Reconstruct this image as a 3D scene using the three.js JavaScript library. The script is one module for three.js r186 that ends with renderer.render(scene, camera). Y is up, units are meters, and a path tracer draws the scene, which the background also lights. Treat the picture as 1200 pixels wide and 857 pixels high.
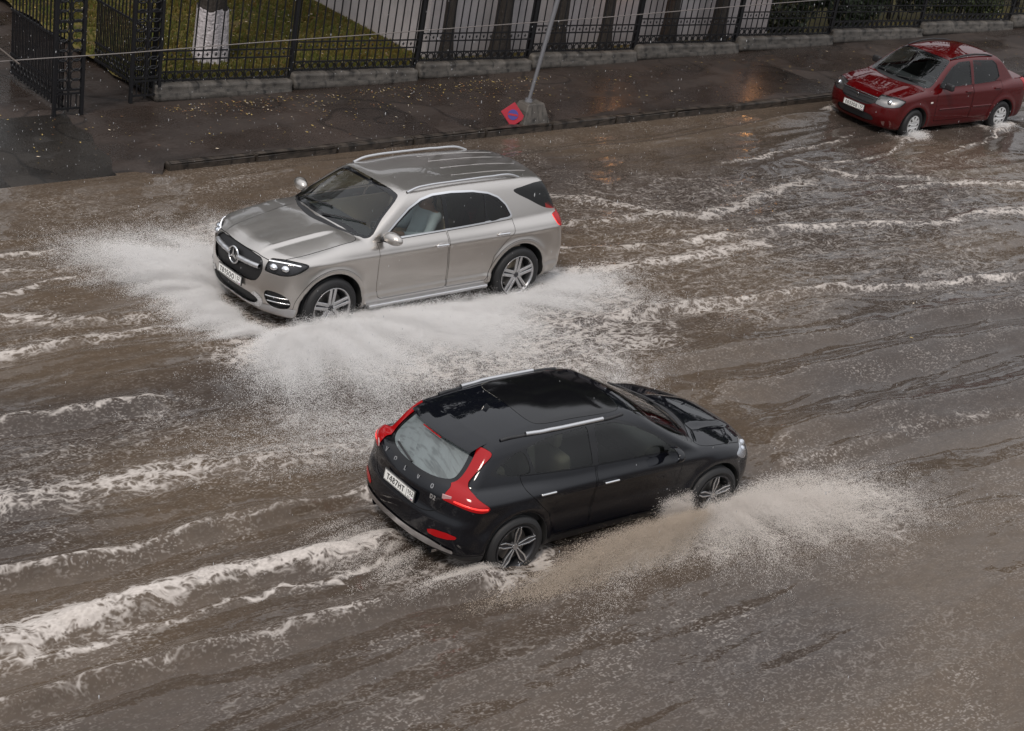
import * as THREE from 'three';
import { mergeGeometries, mergeVertices, toCreasedNormals } from 'three/addons/utils/BufferGeometryUtils.js';
import { RoundedBoxGeometry } from 'three/addons/geometries/RoundedBoxGeometry.js';
import { TextGeometry } from 'three/addons/geometries/TextGeometry.js';
import { FontLoader } from 'three/addons/loaders/FontLoader.js';

// ---------------------------------------------------------------- camera
// x runs along the street, z across it (0 = kerb, + = carriageway), the water level is y = 0
const scene = new THREE.Scene();
const V3 = (x, y, z) => new THREE.Vector3(x, y, z);
const CAM = V3(-18, 9.03, 22), FOC = 2086.9;          // focal length in pixels of the 1200 x 857 photograph
const HEAD = THREE.MathUtils.degToRad(42.5), PITCH = 0.4263, ROLL = 0.1549;
const camF = V3(Math.cos(PITCH) * Math.sin(HEAD), -Math.sin(PITCH), -Math.cos(PITCH) * Math.cos(HEAD));
const camR0 = V3(Math.cos(HEAD), 0, Math.sin(HEAD));
const camU0 = V3(Math.sin(PITCH) * Math.sin(HEAD), Math.cos(PITCH), -Math.sin(PITCH) * Math.cos(HEAD));
const camR = camR0.clone().multiplyScalar(Math.cos(ROLL)).addScaledVector(camU0, Math.sin(ROLL));
const camU = camU0.clone().multiplyScalar(Math.cos(ROLL)).addScaledVector(camR0, -Math.sin(ROLL));
const camera = new THREE.PerspectiveCamera(2 * Math.atan(428.5 / FOC) * 180 / Math.PI, 1200 / 857, 0.5, 900);
camera.matrixAutoUpdate = true;
camera.position.copy(CAM);
camera.quaternion.setFromRotationMatrix(new THREE.Matrix4().makeBasis(camR, camU, camF.clone().negate()));
camera.updateMatrixWorld();
scene.add(camera);
// a photo pixel to the point where its ray meets a level or an upright plane
function ray(u, v) { return camF.clone().addScaledVector(camR, (u - 600) / FOC).addScaledVector(camU, -(v - 428.5) / FOC); }
function onLevel(u, v, y = 0) { const d = ray(u, v), t = (y - CAM.y) / d.y; return CAM.clone().addScaledVector(d, t); }
function onDepth(u, v, z) { const d = ray(u, v), t = (z - CAM.z) / d.z; return CAM.clone().addScaledVector(d, t); }

// ---------------------------------------------------------------- sky, sun, exposure
{
  const w = 256, h = 128, a = new Float32Array(w * h * 4);
  for (let j = 0; j < h; j++) for (let i = 0; i < w; i++) {
    const el = (j + 0.5) / h * Math.PI - Math.PI / 2, s = Math.max(0, Math.sin(el)), az = i / w * Math.PI * 2;
    let L = (1 + 2 * s) / 3;                                  // a plain overcast sky
    L *= 1 + 0.06 * Math.sin(az * 3 + 5 * s) * Math.cos(el) + 0.05 * Math.sin(az * 7 + 1.3) * Math.sin(el * 9) * Math.cos(el);
    if (el < 0) L = 0.12;
    const k = (j * w + i) * 4;
    a[k] = L * 0.97; a[k + 1] = L * 0.99; a[k + 2] = L * 1.04; a[k + 3] = 1;
  }
  const sky = new THREE.DataTexture(a, w, h, THREE.RGBAFormat, THREE.FloatType);
  sky.mapping = THREE.EquirectangularReflectionMapping; sky.magFilter = THREE.LinearFilter; sky.needsUpdate = true;
  scene.background = sky; scene.environment = sky;
}
const sun = new THREE.DirectionalLight(0xfff4e8, 1.3);
sun.position.set(-26, 40, 18); sun.target.position.set(0, 0, 4);
sun.castShadow = true; sun.shadow.radius = 24; sun.shadow.mapSize.set(2048, 2048);
Object.assign(sun.shadow.camera, { left: -30, right: 30, top: 30, bottom: -30, near: 1, far: 120 });
scene.add(sun, sun.target);
const renderer = new THREE.WebGLRenderer({ antialias: true });
renderer.toneMapping = THREE.LinearToneMapping;
renderer.toneMappingExposure = 1.27;
renderer.shadowMap.enabled = true;

// ---------------------------------------------------------------- helpers
function rng(seed) { let s = seed >>> 0; return () => { s = (s + 0x6D2B79F5) | 0; let t = Math.imul(s ^ (s >>> 15), 1 | s); t = (t + Math.imul(t ^ (t >>> 7), 61 | t)) ^ t; return ((t ^ (t >>> 14)) >>> 0) / 4294967296; }; }
const clamp = (x, a = 0, b = 1) => x < a ? a : x > b ? b : x;
const sstep = (a, b, x) => { const t = clamp((x - a) / (b - a)); return t * t * (3 - 2 * t); };
const lerp = (a, b, t) => a + (b - a) * t;
const PERM = new Float32Array(65536); { const r = rng(7); for (let i = 0; i < 65536; i++) PERM[i] = r(); }
function vnoise(x, y) {                                   // value noise 0..1, period 256
  const xi = Math.floor(x), yi = Math.floor(y); let fx = x - xi, fy = y - yi;
  fx = fx * fx * (3 - 2 * fx); fy = fy * fy * (3 - 2 * fy);
  const x0 = xi & 255, x1 = (xi + 1) & 255, y0 = (yi & 255) << 8, y1 = ((yi + 1) & 255) << 8;
  const a = PERM[y0 | x0], b = PERM[y0 | x1], c = PERM[y1 | x0], d = PERM[y1 | x1];
  return a + (b - a) * fx + (c - a + (a - b - c + d) * fx) * fy;
}
function fbm(x, y, n = 4, g = 0.5) { let s = 0, a = 1, t = 0; for (let i = 0; i < n; i++) { s += a * vnoise(x, y); t += a; a *= g; x = x * 2.03 + 17.3; y = y * 2.03 + 9.1; } return s / t; }
function smooth(pts) {                                    // monotone cubic through [x, y] pairs, as a table
  pts = pts.slice().sort((a, b) => a[0] - b[0]);
  const n = pts.length, d = [], m = new Array(n).fill(0);
  for (let i = 0; i < n - 1; i++) d[i] = (pts[i + 1][1] - pts[i][1]) / (pts[i + 1][0] - pts[i][0]);
  m[0] = d[0]; m[n - 1] = d[n - 2];
  for (let i = 1; i < n - 1; i++) m[i] = d[i - 1] * d[i] <= 0 ? 0 : 2 / (1 / d[i - 1] + 1 / d[i]);
  const x0 = pts[0][0], x1 = pts[n - 1][0], N = 600, T = new Float32Array(N + 2);
  for (let k = 0, i = 0; k <= N + 1; k++) {
    const x = Math.min(x1, x0 + (x1 - x0) * k / N); while (i < n - 2 && x > pts[i + 1][0]) i++;
    const h = pts[i + 1][0] - pts[i][0], t = (x - pts[i][0]) / h, t2 = t * t, t3 = t2 * t;
    T[k] = (2 * t3 - 3 * t2 + 1) * pts[i][1] + (t3 - 2 * t2 + t) * h * m[i] + (-2 * t3 + 3 * t2) * pts[i + 1][1] + (t3 - t2) * h * m[i + 1];
  }
  const s = N / (x1 - x0);
  return x => { const u = x <= x0 ? 0 : x >= x1 ? N : (x - x0) * s, k = u | 0; return T[k] + (T[k + 1] - T[k]) * (u - k); };
}
const taken = {};
function numbered(name) { const n = taken[name] = (taken[name] ?? -1) + 1; return n ? `${name}_${String(n).padStart(3, '0')}` : name; }
function solid(o) { o.traverse(c => { if (c.isMesh) { c.castShadow = true; c.receiveShadow = true; } }); return o; }
function mesh(name, geometry, material, parent) { const m = new THREE.Mesh(geometry, material); m.name = name; m.castShadow = m.receiveShadow = true; if (parent) parent.add(m); return m; }
function tag(o, label, category, group) { o.userData.label = label; o.userData.category = category; if (group) o.userData.group = group; return o; }
function top(name, geometry, material, label, category, group) { return tag(mesh(numbered(name), geometry, material, scene), label, category, group); }
function thing(name, label, category, pos, turn = 0, group) { const o = new THREE.Group(); o.name = numbered(name); if (pos) o.position.set(...pos); o.rotation.y = turn; scene.add(o); return tag(o, label, category, group); }
function structure(name, geometry, material) { const m = mesh(numbered(name), geometry, material, scene); m.userData.kind = 'structure'; return m; }
function stuff(name, o, label, category, parent = scene) { o.name = parent === scene ? numbered(name) : name; o.userData.kind = 'stuff'; if (parent === scene) tag(o, label, category); o.castShadow = o.receiveShadow = true; parent.add(o); return o; }
const col = (r, g, b) => new THREE.Color().setRGB(r, g, b);
function std(r, g, b, roughness = 0.8, extra = {}) { return new THREE.MeshStandardMaterial({ color: col(r, g, b), roughness, ...extra }); }
function phys(r, g, b, roughness, extra = {}) { return new THREE.MeshPhysicalMaterial({ color: col(r, g, b), roughness, ...extra }); }
function tex(w, h, fn, srgb = false, wrap = true) {      // fn(i, j) -> grey or [r, g, b] in 0..1
  const a = new Uint8Array(w * h * 4);
  for (let j = 0; j < h; j++) for (let i = 0; i < w; i++) {
    const c = fn(i, j), k = (j * w + i) * 4;
    if (typeof c === 'number') a[k] = a[k + 1] = a[k + 2] = clamp(c) * 255; else { a[k] = clamp(c[0]) * 255; a[k + 1] = clamp(c[1]) * 255; a[k + 2] = clamp(c[2]) * 255; }
    a[k + 3] = 255;
  }
  const t = new THREE.DataTexture(a, w, h); t.magFilter = THREE.LinearFilter; t.minFilter = THREE.LinearFilter;
  if (wrap) t.wrapS = t.wrapT = THREE.RepeatWrapping; if (srgb) t.colorSpace = THREE.SRGBColorSpace; t.needsUpdate = true; return t;
}
const toS = c => c <= 0.0031308 ? c * 12.92 : 1.055 * Math.pow(c, 1 / 2.4) - 0.055;
function box(w, h, d, x = 0, y = 0, z = 0) { const g = new THREE.BoxGeometry(w, h, d); g.translate(x, y, z); return g; }
function rbox(w, h, d, r, x = 0, y = 0, z = 0, seg = 2) { const g = new RoundedBoxGeometry(w, h, d, seg, r); g.translate(x, y, z); return g; }
function rod(a, b, r, n = 6, r2 = r) { const d = b.clone().sub(a), L = d.length(), g = new THREE.CylinderGeometry(r2, r, L, n); g.translate(0, L / 2, 0); g.applyQuaternion(new THREE.Quaternion().setFromUnitVectors(V3(0, 1, 0), d.normalize())); g.translate(a.x, a.y, a.z); return g; }
function tube(pts, r, n = 8, seg = 24, closed = false) { return new THREE.TubeGeometry(new THREE.CatmullRomCurve3(pts, closed), seg, r, n, closed); }
function merged(list) { const l = list.map(g => g.index ? g.toNonIndexed() : g); for (const g of l) for (const k of Object.keys(g.attributes)) if (!['position', 'normal', 'uv'].includes(k)) g.deleteAttribute(k); return mergeGeometries(l); }
function planar(g, ax = 'x', ay = 'z', s = 1) { const p = g.attributes.position, u = new Float32Array(p.count * 2), f = { x: i => p.getX(i), y: i => p.getY(i), z: i => p.getZ(i) }; for (let i = 0; i < p.count; i++) { u[2 * i] = f[ax](i) * s; u[2 * i + 1] = f[ay](i) * s; } g.setAttribute('uv', new THREE.BufferAttribute(u, 2)); return g; }
const font = await new FontLoader().loadAsync('fonts/droid/droid_sans_bold.typeface.json');

// where the cars stand: wheelbase centre, heading about y (0 = towards +x)
const DEG = Math.PI / 180, BED = -0.07;
const SUV = { x: -4.68, z: 4.70, turn: 180.98 * DEG }, HATCH = { x: -6.22, z: 10.24, turn: -2.17 * DEG }, SEDAN = { x: 10.73, z: 1.38, turn: 178.3 * DEG };
function local(c, x, z) { const k = Math.cos(c.turn), s = Math.sin(c.turn), dx = x - c.x, dz = z - c.z; return [dx * k - dz * s, dx * s + dz * k]; }   // street -> car (forward, right)
function street(c, f, r) { const k = Math.cos(c.turn), s = Math.sin(c.turn); return [c.x + f * k + r * s, c.z - f * s + r * k]; }
// ---------------------------------------------------------------- flooded carriageway
const WX0 = -15, WX1 = 17, WZ0 = -1, WZ1 = 17;
// crests and foam lines: [photo pixels], crest height, crest width, foam amount, foam width, trough side
const CRESTS = [
  [[[478, 627], [440, 634], [400, 646], [300, 667], [200, 694], [110, 724], [0, 752], [-90, 775]], 0.085, 0.2, 0.8, [0.12, 0.32], 1],
  [[[470, 640], [420, 660], [380, 678], [300, 697], [210, 722], [100, 757], [0, 776], [-80, 790]], 0.03, 0.06, 0.62, [0.05, 0.08], 1],
  [[[440, 570], [330, 596], [250, 613], [150, 647], [0, 674], [-90, 690]], 0.07, 0.11, 0.6, [0.045, 0.06], 1],
  [[[600, 668], [540, 686], [450, 706], [330, 737], [230, 768], [100, 797], [0, 822], [-90, 840]], 0.065, 0.11, 0.54, [0.06, 0.08], 1],
  [[[445, 519], [350, 534], [250, 546], [150, 563], [0, 590], [-90, 602]], 0.03, 0.16, 0.52, [0.28, 0.42], 1],
  [[[190, 466], [100, 481], [0, 496], [-80, 508]], 0.055, 0.14, 0.5, [0.05, 0.06], 1],
  [[[655, 297], [760, 290], [830, 281], [900, 272], [1000, 266], [1100, 263], [1200, 246], [1290, 236]], 0.03, 0.12, 0.6, [0.12, 0.26], -1],
  [[[650, 318], [720, 315], [790, 304], [860, 290], [900, 286]], 0.02, 0.1, 0.6, [0.2, 0.3], -1],
  [[[640, 385], [740, 366], [820, 350], [900, 346], [960, 339], [1050, 339], [1130, 331], [1200, 324], [1290, 312]], 0.04, 0.1, 0.55, [0.12, 0.14], 1],
  [[[700, 372], [800, 356], [880, 362]], 0.01, 0.1, 0.5, [0.3, 0.4], 1],
  [[[650, 232], [700, 236], [760, 246], [820, 252], [870, 240], [900, 222], [945, 212]], 0.02, 0.1, 0.5, [0.22, 0.26], 1],
  [[[645, 262], [720, 258], [790, 250]], 0.02, 0.1, 0.55, [0.2, 0.25], 1],
  [[[940, 190], [1000, 205], [1060, 209], [1120, 213], [1200, 216], [1280, 222]], 0.02, 0.07, 0.52, [0.09, 0.1], 1],
  [[[1060, 222], [1130, 216], [1200, 218]], 0.02, 0.07, 0.6, [0.1, 0.1], 1],
  [[[1075, 160], [1040, 180], [1000, 190], [960, 193]], 0.015, 0.06, 0.6, [0.06, 0.05], 1],
  [[[1176, 148], [1155, 162], [1110, 180]], 0.015, 0.06, 0.62, [0.06, 0.05], 1],
  [[[1000, 160], [960, 172], [900, 186], [840, 192]], 0.012, 0.07, 0.55, [0.07, 0.06], 1],
  [[[140, 318], [60, 331], [0, 353], [-80, 372]], 0.02, 0.07, 0.6, [0.05, 0.06], 1],
  [[[215, 384], [150, 390], [80, 400], [0, 413], [-80, 428]], 0.03, 0.1, 0.56, [0.16, 0.2], 1],
  [[[200, 368], [110, 375], [0, 372]], 0.025, 0.16, 0.46, [0.2, 0.3], 1],
  [[[130, 296], [80, 296], [0, 300], [-60, 304]], 0.015, 0.06, 0.55, [0.05, 0.06], 1],
  [[[120, 312], [40, 320], [-60, 324]], 0.012, 0.1, 0.48, [0.18, 0.2], 1],
  [[[890, 520], [960, 502], [1050, 484], [1130, 470], [1200, 452], [1300, 428]], 0.085, 0.3, 0.2, [0.1, 0.1], 1],
  [[[905, 545], [980, 530], [1080, 500], [1200, 478], [1300, 455]], 0.045, 0.16, 0.32, [0.1, 0.1], 1],
  [[[830, 455], [920, 440], [1010, 424], [1100, 405], [1200, 388], [1300, 370]], 0.075, 0.28, 0.16, [0.12, 0.1], 1],
  [[[760, 430], [860, 405], [960, 392], [1080, 370], [1200, 356]], 0.05, 0.2, 0.25, [0.12, 0.1], 1],
  [[[1080, 606], [1120, 600], [1200, 585], [1280, 570]], 0.02, 0.1, 0.1, [0.1, 0.1], 1],
];
// patches of churned water: outline pixels, foam amount, softness
const PATCHES = [
  [[[132, 285], [190, 262], [300, 236], [360, 225], [420, 330], [640, 350], [660, 300], [760, 330], [820, 420], [700, 460], [600, 470], [430, 462], [255, 442], [215, 400], [170, 370], [128, 325]], 0.52, 0.7],
  [[[160, 285], [250, 300], [260, 350], [400, 400], [560, 390], [540, 430], [400, 445], [270, 430], [220, 370]], 0.62, 0.6],
  [[[640, 720], [700, 660], [800, 620], [870, 575], [980, 540], [1080, 590], [1090, 640], [1000, 660], [880, 650], [780, 680]], 0.46, 0.6],
  [[[100, 857], [300, 800], [520, 735], [680, 700], [760, 700], [700, 780], [560, 857]], 0.32, 1.0],
  [[[760, 690], [980, 700], [1200, 690], [1200, 857], [700, 857]], 0.2, 0.8],
  [[[0, 500], [200, 470], [420, 460], [440, 510], [200, 545], [0, 580]], 0.33, 0.6],
  [[[480, 650], [600, 670], [560, 690], [420, 720], [440, 660]], 0.42, 0.4],
  [[[640, 210], [1000, 180], [1200, 170], [1200, 350], [900, 390], [650, 360]], 0.33, 0.8],
  [[[0, 220], [200, 210], [330, 205], [240, 250], [0, 300]], 0.22, 0.6],
];
const LW = 640, LH = 360, LH_H = new Float32Array(LW * LH), LH_F = new Float32Array(LW * LH), LH_P = new Float32Array(LW * LH);
{
  const lines = CRESTS.map(([px, A, w, F, fw, side]) => ({ p: px.map(([u, v]) => { const q = onLevel(u, v, 0.0); return [q.x, q.z]; }), A, w, F, fw, side }));
  const polys = PATCHES.map(([px, F, soft]) => ({ p: px.map(([u, v]) => { const q = onLevel(u, v, 0.0); return [q.x, q.z]; }), F, soft }));
  const WHEELS = [[SUV, 1.4975, 0.84, 0.8], [HATCH, 1.3235, 0.8, 1], [SEDAN, 1.315, 0.77, 0.8]].flatMap(([c, wb, tr, k]) => [[1, -1], [1, 1], [-1, -1], [-1, 1]].map(([a, b]) => [...street(c, a * wb, b * tr), k]));
  for (let j = 0; j < LH; j++) for (let i = 0; i < LW; i++) {
    const x = WX0 + (WX1 - WX0) * i / (LW - 1), z = WZ0 + (WZ1 - WZ0) * j / (LH - 1);
    const wob = 0.1 * (fbm(x * 0.9 + 3, z * 1.3, 3) - 0.5), xs = x + wob, zs = z + 0.22 * (fbm(x * 0.7, z * 0.7 + 40, 3) - 0.5);
    let h = 0, f = 0;
    for (const L of lines) {
      let best = 1e9, sd = 0, at = 0; const n = L.p.length - 1;
      for (let k = 0; k < n; k++) {
        const [ax, az] = L.p[k], [bx, bz] = L.p[k + 1], dx = bx - ax, dz = bz - az, t = clamp(((xs - ax) * dx + (zs - az) * dz) / (dx * dx + dz * dz));
        const ex = xs - ax - dx * t, ez = zs - az - dz * t, q = ex * ex + ez * ez;
        if (q < best) { best = q; sd = Math.sign(ez) || 1; at = (k + t) / n; }
      }
      const dist = Math.sqrt(best); if (dist > 1.6) continue;
      const s = dist * sd * L.side, end = sstep(0, 0.06, at) * 0.8 + 0.2, amp = 0.65 + 0.7 * vnoise(x * 1.7 + L.A * 900, z * 1.7);
      h += 1.45 * L.A * amp * end * (Math.exp(-((s / L.w) ** 2)) - 0.55 * Math.exp(-(((s - 2.1 * L.w) / (1.5 * L.w)) ** 2)));
      const fw = lerp(L.fw[0], L.fw[1], at) * (0.6 + 0.8 * vnoise(x * 1.1 + 7 + L.F * 50, z * 1.1));
      f = Math.max(f, L.F * (0.62 + 0.65 * fbm(x * 1.5 + L.F * 31, z * 1.9 + L.F * 99, 3)) * Math.exp(-((dist / fw) ** 2)));
    }
    let pf = 0;
    for (const P of polys) {
      let inside = false, best = 1e9;
      for (let k = 0, m = P.p.length - 1; k < P.p.length; m = k++) {
        const [ax, az] = P.p[m], [bx, bz] = P.p[k], dx = bx - ax, dz = bz - az, t = clamp(((x - ax) * dx + (z - az) * dz) / (dx * dx + dz * dz));
        best = Math.min(best, Math.hypot(x - ax - dx * t, z - az - dz * t));
        if ((az > z) !== (bz > z) && x < (bx - ax) * (z - az) / (bz - az) + ax) inside = !inside;
      }
      pf = Math.max(pf, P.F * sstep(-P.soft * 0.6, P.soft, (inside ? best : -best) + (fbm(x * 1.2, z * 1.2 + 9, 3) - 0.5) * P.soft * 1.6));
    }
    for (const [wx, wz, k] of WHEELS) { const d = Math.hypot(x - wx, (z - wz) * 1.5); if (d > 1.6) continue; pf = Math.max(pf, 0.72 * k * Math.exp(-(((d - 0.4) / 0.24) ** 2)) * (0.6 + 0.8 * vnoise(x * 4, z * 4))); h += 0.045 * k * Math.exp(-(((d - 0.5) / 0.16) ** 2)); }
    LH_H[j * LW + i] = h; LH_F[j * LW + i] = f; LH_P[j * LW + i] = pf;
  }
}
function field(A, x, z) {
  const u = clamp((x - WX0) / (WX1 - WX0) * (LW - 1), 0, LW - 1.001), v = clamp((z - WZ0) / (WZ1 - WZ0) * (LH - 1), 0, LH - 1.001), i = u | 0, j = v | 0, fu = u - i, fv = v - j, k = j * LW + i;
  return (A[k] * (1 - fu) + A[k + 1] * fu) * (1 - fv) + (A[k + LW] * (1 - fu) + A[k + LW + 1] * fu) * fv;
}
function waterHeight(x, z) {
  const h = field(LH_H, x, z), c = field(LH_P, x, z), f = field(LH_F, x, z);
  const sk = z + 0.06 * x;
  const rd = 1 - Math.abs(2 * vnoise(x * 0.2 + 5, sk * 1.15 + 0.4 * vnoise(x * 0.5, sk)) - 1), rd2 = 1 - Math.abs(2 * vnoise(x * 0.5 + 40, sk * 2.7 + 9) - 1);
  let n = 0.056 * (rd * rd - 0.4) + 0.026 * (rd2 * rd2 - 0.4) + 0.012 * (fbm(x * 1.3, sk * 4.2 + 3, 2) - 0.5) + 0.006 * (vnoise(x * 4, sk * 8) - 0.5) + 0.0035 * (vnoise(x * 10, sk * 15) - 0.5);
  n += (c * 0.03 + f * 0.045) * (fbm(x * 6, z * 8, 2) - 0.5);
  const edge = sstep(-0.2, 0.5, z);
  return Math.max((h + n) * edge, -0.052);
}
// colour and fine relief of the water, two sheets side by side
const TW = 2048, TH = 2048;
function waterTextures(x0, x1) {
  const c = new Uint8Array(TW * TH * 4), b = new Uint8Array(TW * TH * 4), ro = new Uint8Array(TW * TH * 4);
  const r = rng(x0 * 31 + 1000), lut = new Uint8Array(4096); for (let i = 0; i < 4096; i++) lut[i] = Math.round(255 * toS(i / 4095));
  for (let j = 0; j < TH; j++) {
    const z = WZ0 + (WZ1 - WZ0) * (j + 0.5) / TH;
    for (let i = 0; i < TW; i++) {
      const x = x0 + (x1 - x0) * (i + 0.5) / TW;
      const w1 = vnoise(x * 2.3, z * 4.3), w2 = vnoise(x * 3.7 + 50, z * 3.3 + 20), w3 = vnoise(x * 11, z * 17), w4 = vnoise(x * 13 + 70, z * 12);
      const xx = x + 0.2 * (w1 - 0.5) + 0.05 * (w3 - 0.5), zz = z + 0.15 * (w2 - 0.5) + 0.05 * (w4 - 0.5);
      const F = field(LH_F, xx, zz), P = field(LH_P, xx, zz);
      // lace: thin walls of foam between cells, drawn out along the flow
      const e1 = 1 - Math.abs(2 * vnoise(xx * 5.2, zz * 11) - 1), e2 = 1 - Math.abs(2 * vnoise(xx * 11 + 5, zz * 21 + 8) - 1), e3 = 1 - Math.abs(2 * vnoise(xx * 26 + 9, zz * 40) - 1);
      const lace = 0.36 * e1 + 0.34 * e2 + 0.3 * e3;
      const grain = vnoise(x * 46 + w1 * 4, z * 74), grain2 = vnoise(x * 31, z * 95 + w2 * 3), big = vnoise(x * 0.8 + 30, z * 1.5), mid = vnoise(x * 2.3, z * 5.1 + 60);
      const cover = Math.max(F, P * 0.9);
      const th = 1.02 - cover * 0.75;
      let foam = sstep(th - 0.16, th + 0.16, lace) * clamp(cover * 1.7);
      foam = Math.max(foam, sstep(0.46, 1.0, F) * (0.08 + 0.92 * sstep(0.25, 0.75, 0.55 * e2 + 0.45 * e3)));
      // specks: drops and bubbles of the rain
      const sp = 0.8 * Math.max(sstep(0.66, 0.97, grain), 0.8 * sstep(0.7, 0.97, grain2)) * (0.08 + 0.34 * sstep(0.35, 0.75, mid) * sstep(0.25, 0.7, big) + 0.8 * P + 0.9 * F);
      let dot = r() < 0.0016 + 0.004 * P ? 0.35 * r() : 0;
      const a = clamp(Math.max(foam * (0.62 + 0.38 * grain), sp, dot));
      const br = sstep(0.3, 0.72, vnoise(x * 0.33 + 4, z * 0.6 + 2)), mo = 0.9 + 0.2 * vnoise(x * 9, z * 19);
      const k = (j * TW + i) * 4;
      const wr = (0.057 + 0.036 * br) * mo, wg = (0.045 + 0.024 * br) * mo, wb = (0.038 + 0.012 * br) * mo;
      c[k] = lut[(lerp(wr, 0.58, a) * 4095) | 0]; c[k + 1] = lut[(lerp(wg, 0.53, a) * 4095) | 0]; c[k + 2] = lut[(lerp(wb, 0.49, a) * 4095) | 0]; c[k + 3] = 255;
      const chop = 0.5 * vnoise(x * 17, z * 34) + 0.3 * grain + 0.2 * vnoise(x * 75, z * 90);
      const hb = clamp(0.12 + 0.45 * chop + 0.43 * a * (0.6 + 0.4 * grain));
      b[k] = b[k + 1] = b[k + 2] = hb * 255; b[k + 3] = 255;
      const q = 0.05 + 0.6 * a; ro[k] = ro[k + 1] = ro[k + 2] = clamp(q) * 255; ro[k + 3] = 255;
    }
  }
  const mk = (a, s) => { const t = new THREE.DataTexture(a, TW, TH); t.magFilter = t.minFilter = THREE.LinearFilter; t.wrapS = t.wrapT = THREE.ClampToEdgeWrapping; if (s) t.colorSpace = THREE.SRGBColorSpace; t.needsUpdate = true; return t; };
  return { map: mk(c, true), bump: mk(b), rough: mk(ro) };
}
{
  const mats = [0, 1].map(k => { const t = waterTextures(WX0 + 16 * k, WX0 + 16 * (k + 1)); return new THREE.MeshPhysicalMaterial({ map: t.map, bumpMap: t.bump, bumpScale: 0.0036, roughnessMap: t.rough, roughness: 1, ior: 1.33 }); });
  const S = 0.036, nx = Math.round((WX1 - WX0) / S / 2) * 2, nz = Math.round((WZ1 - WZ0) / S), half = nx / 2;
  const pos = new Float32Array((nx + 2) * (nz + 1) * 3), uv = new Float32Array((nx + 2) * (nz + 1) * 2), idx = [];
  // columns 0..half belong to the first sheet, half..nx (repeated) to the second
  const cols = []; for (let i = 0; i <= half; i++) cols.push([i, 0]); for (let i = half; i <= nx; i++) cols.push([i, 1]);
  const hgt = new Float32Array((nx + 1) * (nz + 1));
  for (let j = 0; j <= nz; j++) for (let i = 0; i <= nx; i++) hgt[j * (nx + 1) + i] = waterHeight(WX0 + (WX1 - WX0) * i / nx, WZ0 + (WZ1 - WZ0) * j / nz);
  const C = cols.length; let p = 0, q = 0;
  for (let j = 0; j <= nz; j++) for (const [i, t] of cols) { const x = WX0 + (WX1 - WX0) * i / nx, z = WZ0 + (WZ1 - WZ0) * j / nz; pos[p++] = x; pos[p++] = hgt[j * (nx + 1) + i]; pos[p++] = z; uv[q++] = (x - WX0 - 16 * t) / 16; uv[q++] = (z - WZ0) / (WZ1 - WZ0); }
  const groups = [];
  for (let t = 0; t < 2; t++) { const start = idx.length, c0 = t ? half + 1 : 0, c1 = t ? C - 1 : half; for (let j = 0; j < nz; j++) for (let c = c0; c < c1; c++) { const a = j * C + c; idx.push(a, a + C, a + 1, a + 1, a + C, a + C + 1); } groups.push([start, idx.length - start, t]); }
  const g = new THREE.BufferGeometry(); g.setAttribute('position', new THREE.BufferAttribute(pos, 3)); g.setAttribute('uv', new THREE.BufferAttribute(uv, 2)); g.setIndex(new THREE.BufferAttribute(new Uint32Array(idx), 1)); for (const [s, n, t] of groups) g.addGroup(s, n, t);
  g.computeVertexNormals();
  // the repeated column: same normal on both sides
  const N = g.attributes.normal; for (let j = 0; j <= nz; j++) { const a = j * C + half, b = a + 1, n = V3(N.getX(a) + N.getX(b), N.getY(a) + N.getY(b), N.getZ(a) + N.getZ(b)).normalize(); N.setXYZ(a, n.x, n.y, n.z); N.setXYZ(b, n.x, n.y, n.z); }
  structure('flood_water', g, mats);
  const far = phys(0.10, 0.078, 0.058, 0.25, { ior: 1.33 }); far.bumpMap = tex(256, 256, (i, j) => fbm(i / 8, j / 5, 3)); far.bumpMap.repeat.set(0.4, 0.4); far.bumpScale = 0.01;
  const sheets = [[-200, WX0, -1, 200], [WX1, 220, -1, 200], [WX0, WX1, WZ1, 200]].map(([a, b, c, d]) => { const s = new THREE.PlaneGeometry(b - a, d - c); s.rotateX(-Math.PI / 2); s.translate((a + b) / 2, 0, (c + d) / 2); return planar(s); });
  structure('flood_water', merged(sheets), far);
  const asphalt = std(0.05, 0.048, 0.046, 0.85);
  const road = new THREE.PlaneGeometry(600, 420); road.rotateX(-Math.PI / 2); road.translate(0, BED, 0); structure('road', planar(road), asphalt);
}
// ---------------------------------------------------------------- pavement, kerb, lawn
const wetTex = (() => {
  const N = 1024, S = 10;            // 10 m square
  const c = tex(N, N, (i, j) => { const x = i / N * S, z = j / N * S; const n = fbm(x * 1.3, z * 1.3, 5), g = vnoise(i * 0.9, j * 0.9), p = sstep(0.5, 0.62, fbm(x * 0.9 + 31, z * 0.9 + 7, 4)); const cr = sstep(0.965, 0.995, 1 - Math.abs(2 * fbm(x * 0.55 + 3, z * 0.55 + 8, 3) - 1)), k = (0.72 + 0.6 * (n - 0.5) + 0.36 * (g - 0.5) - 0.14 * p) * (1 - 0.5 * cr); return [toS(0.056 * k), toS(0.041 * k), toS(0.034 * k)]; }, true);
  const b = tex(N, N, (i, j) => { const x = i / N * S, z = j / N * S; return 0.55 * vnoise(i * 0.7, j * 0.7) + 0.45 * fbm(x * 4, z * 4, 4); });
  const r = tex(N, N, (i, j) => { const x = i / N * S, z = j / N * S; return 0.2 + 0.42 * sstep(0.42, 0.62, fbm(x * 0.8 + 5, z * 1.4 + 3, 4)) + 0.1 * vnoise(i * 0.5, j * 0.5); });
  return { c, b, r };
})();
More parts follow.
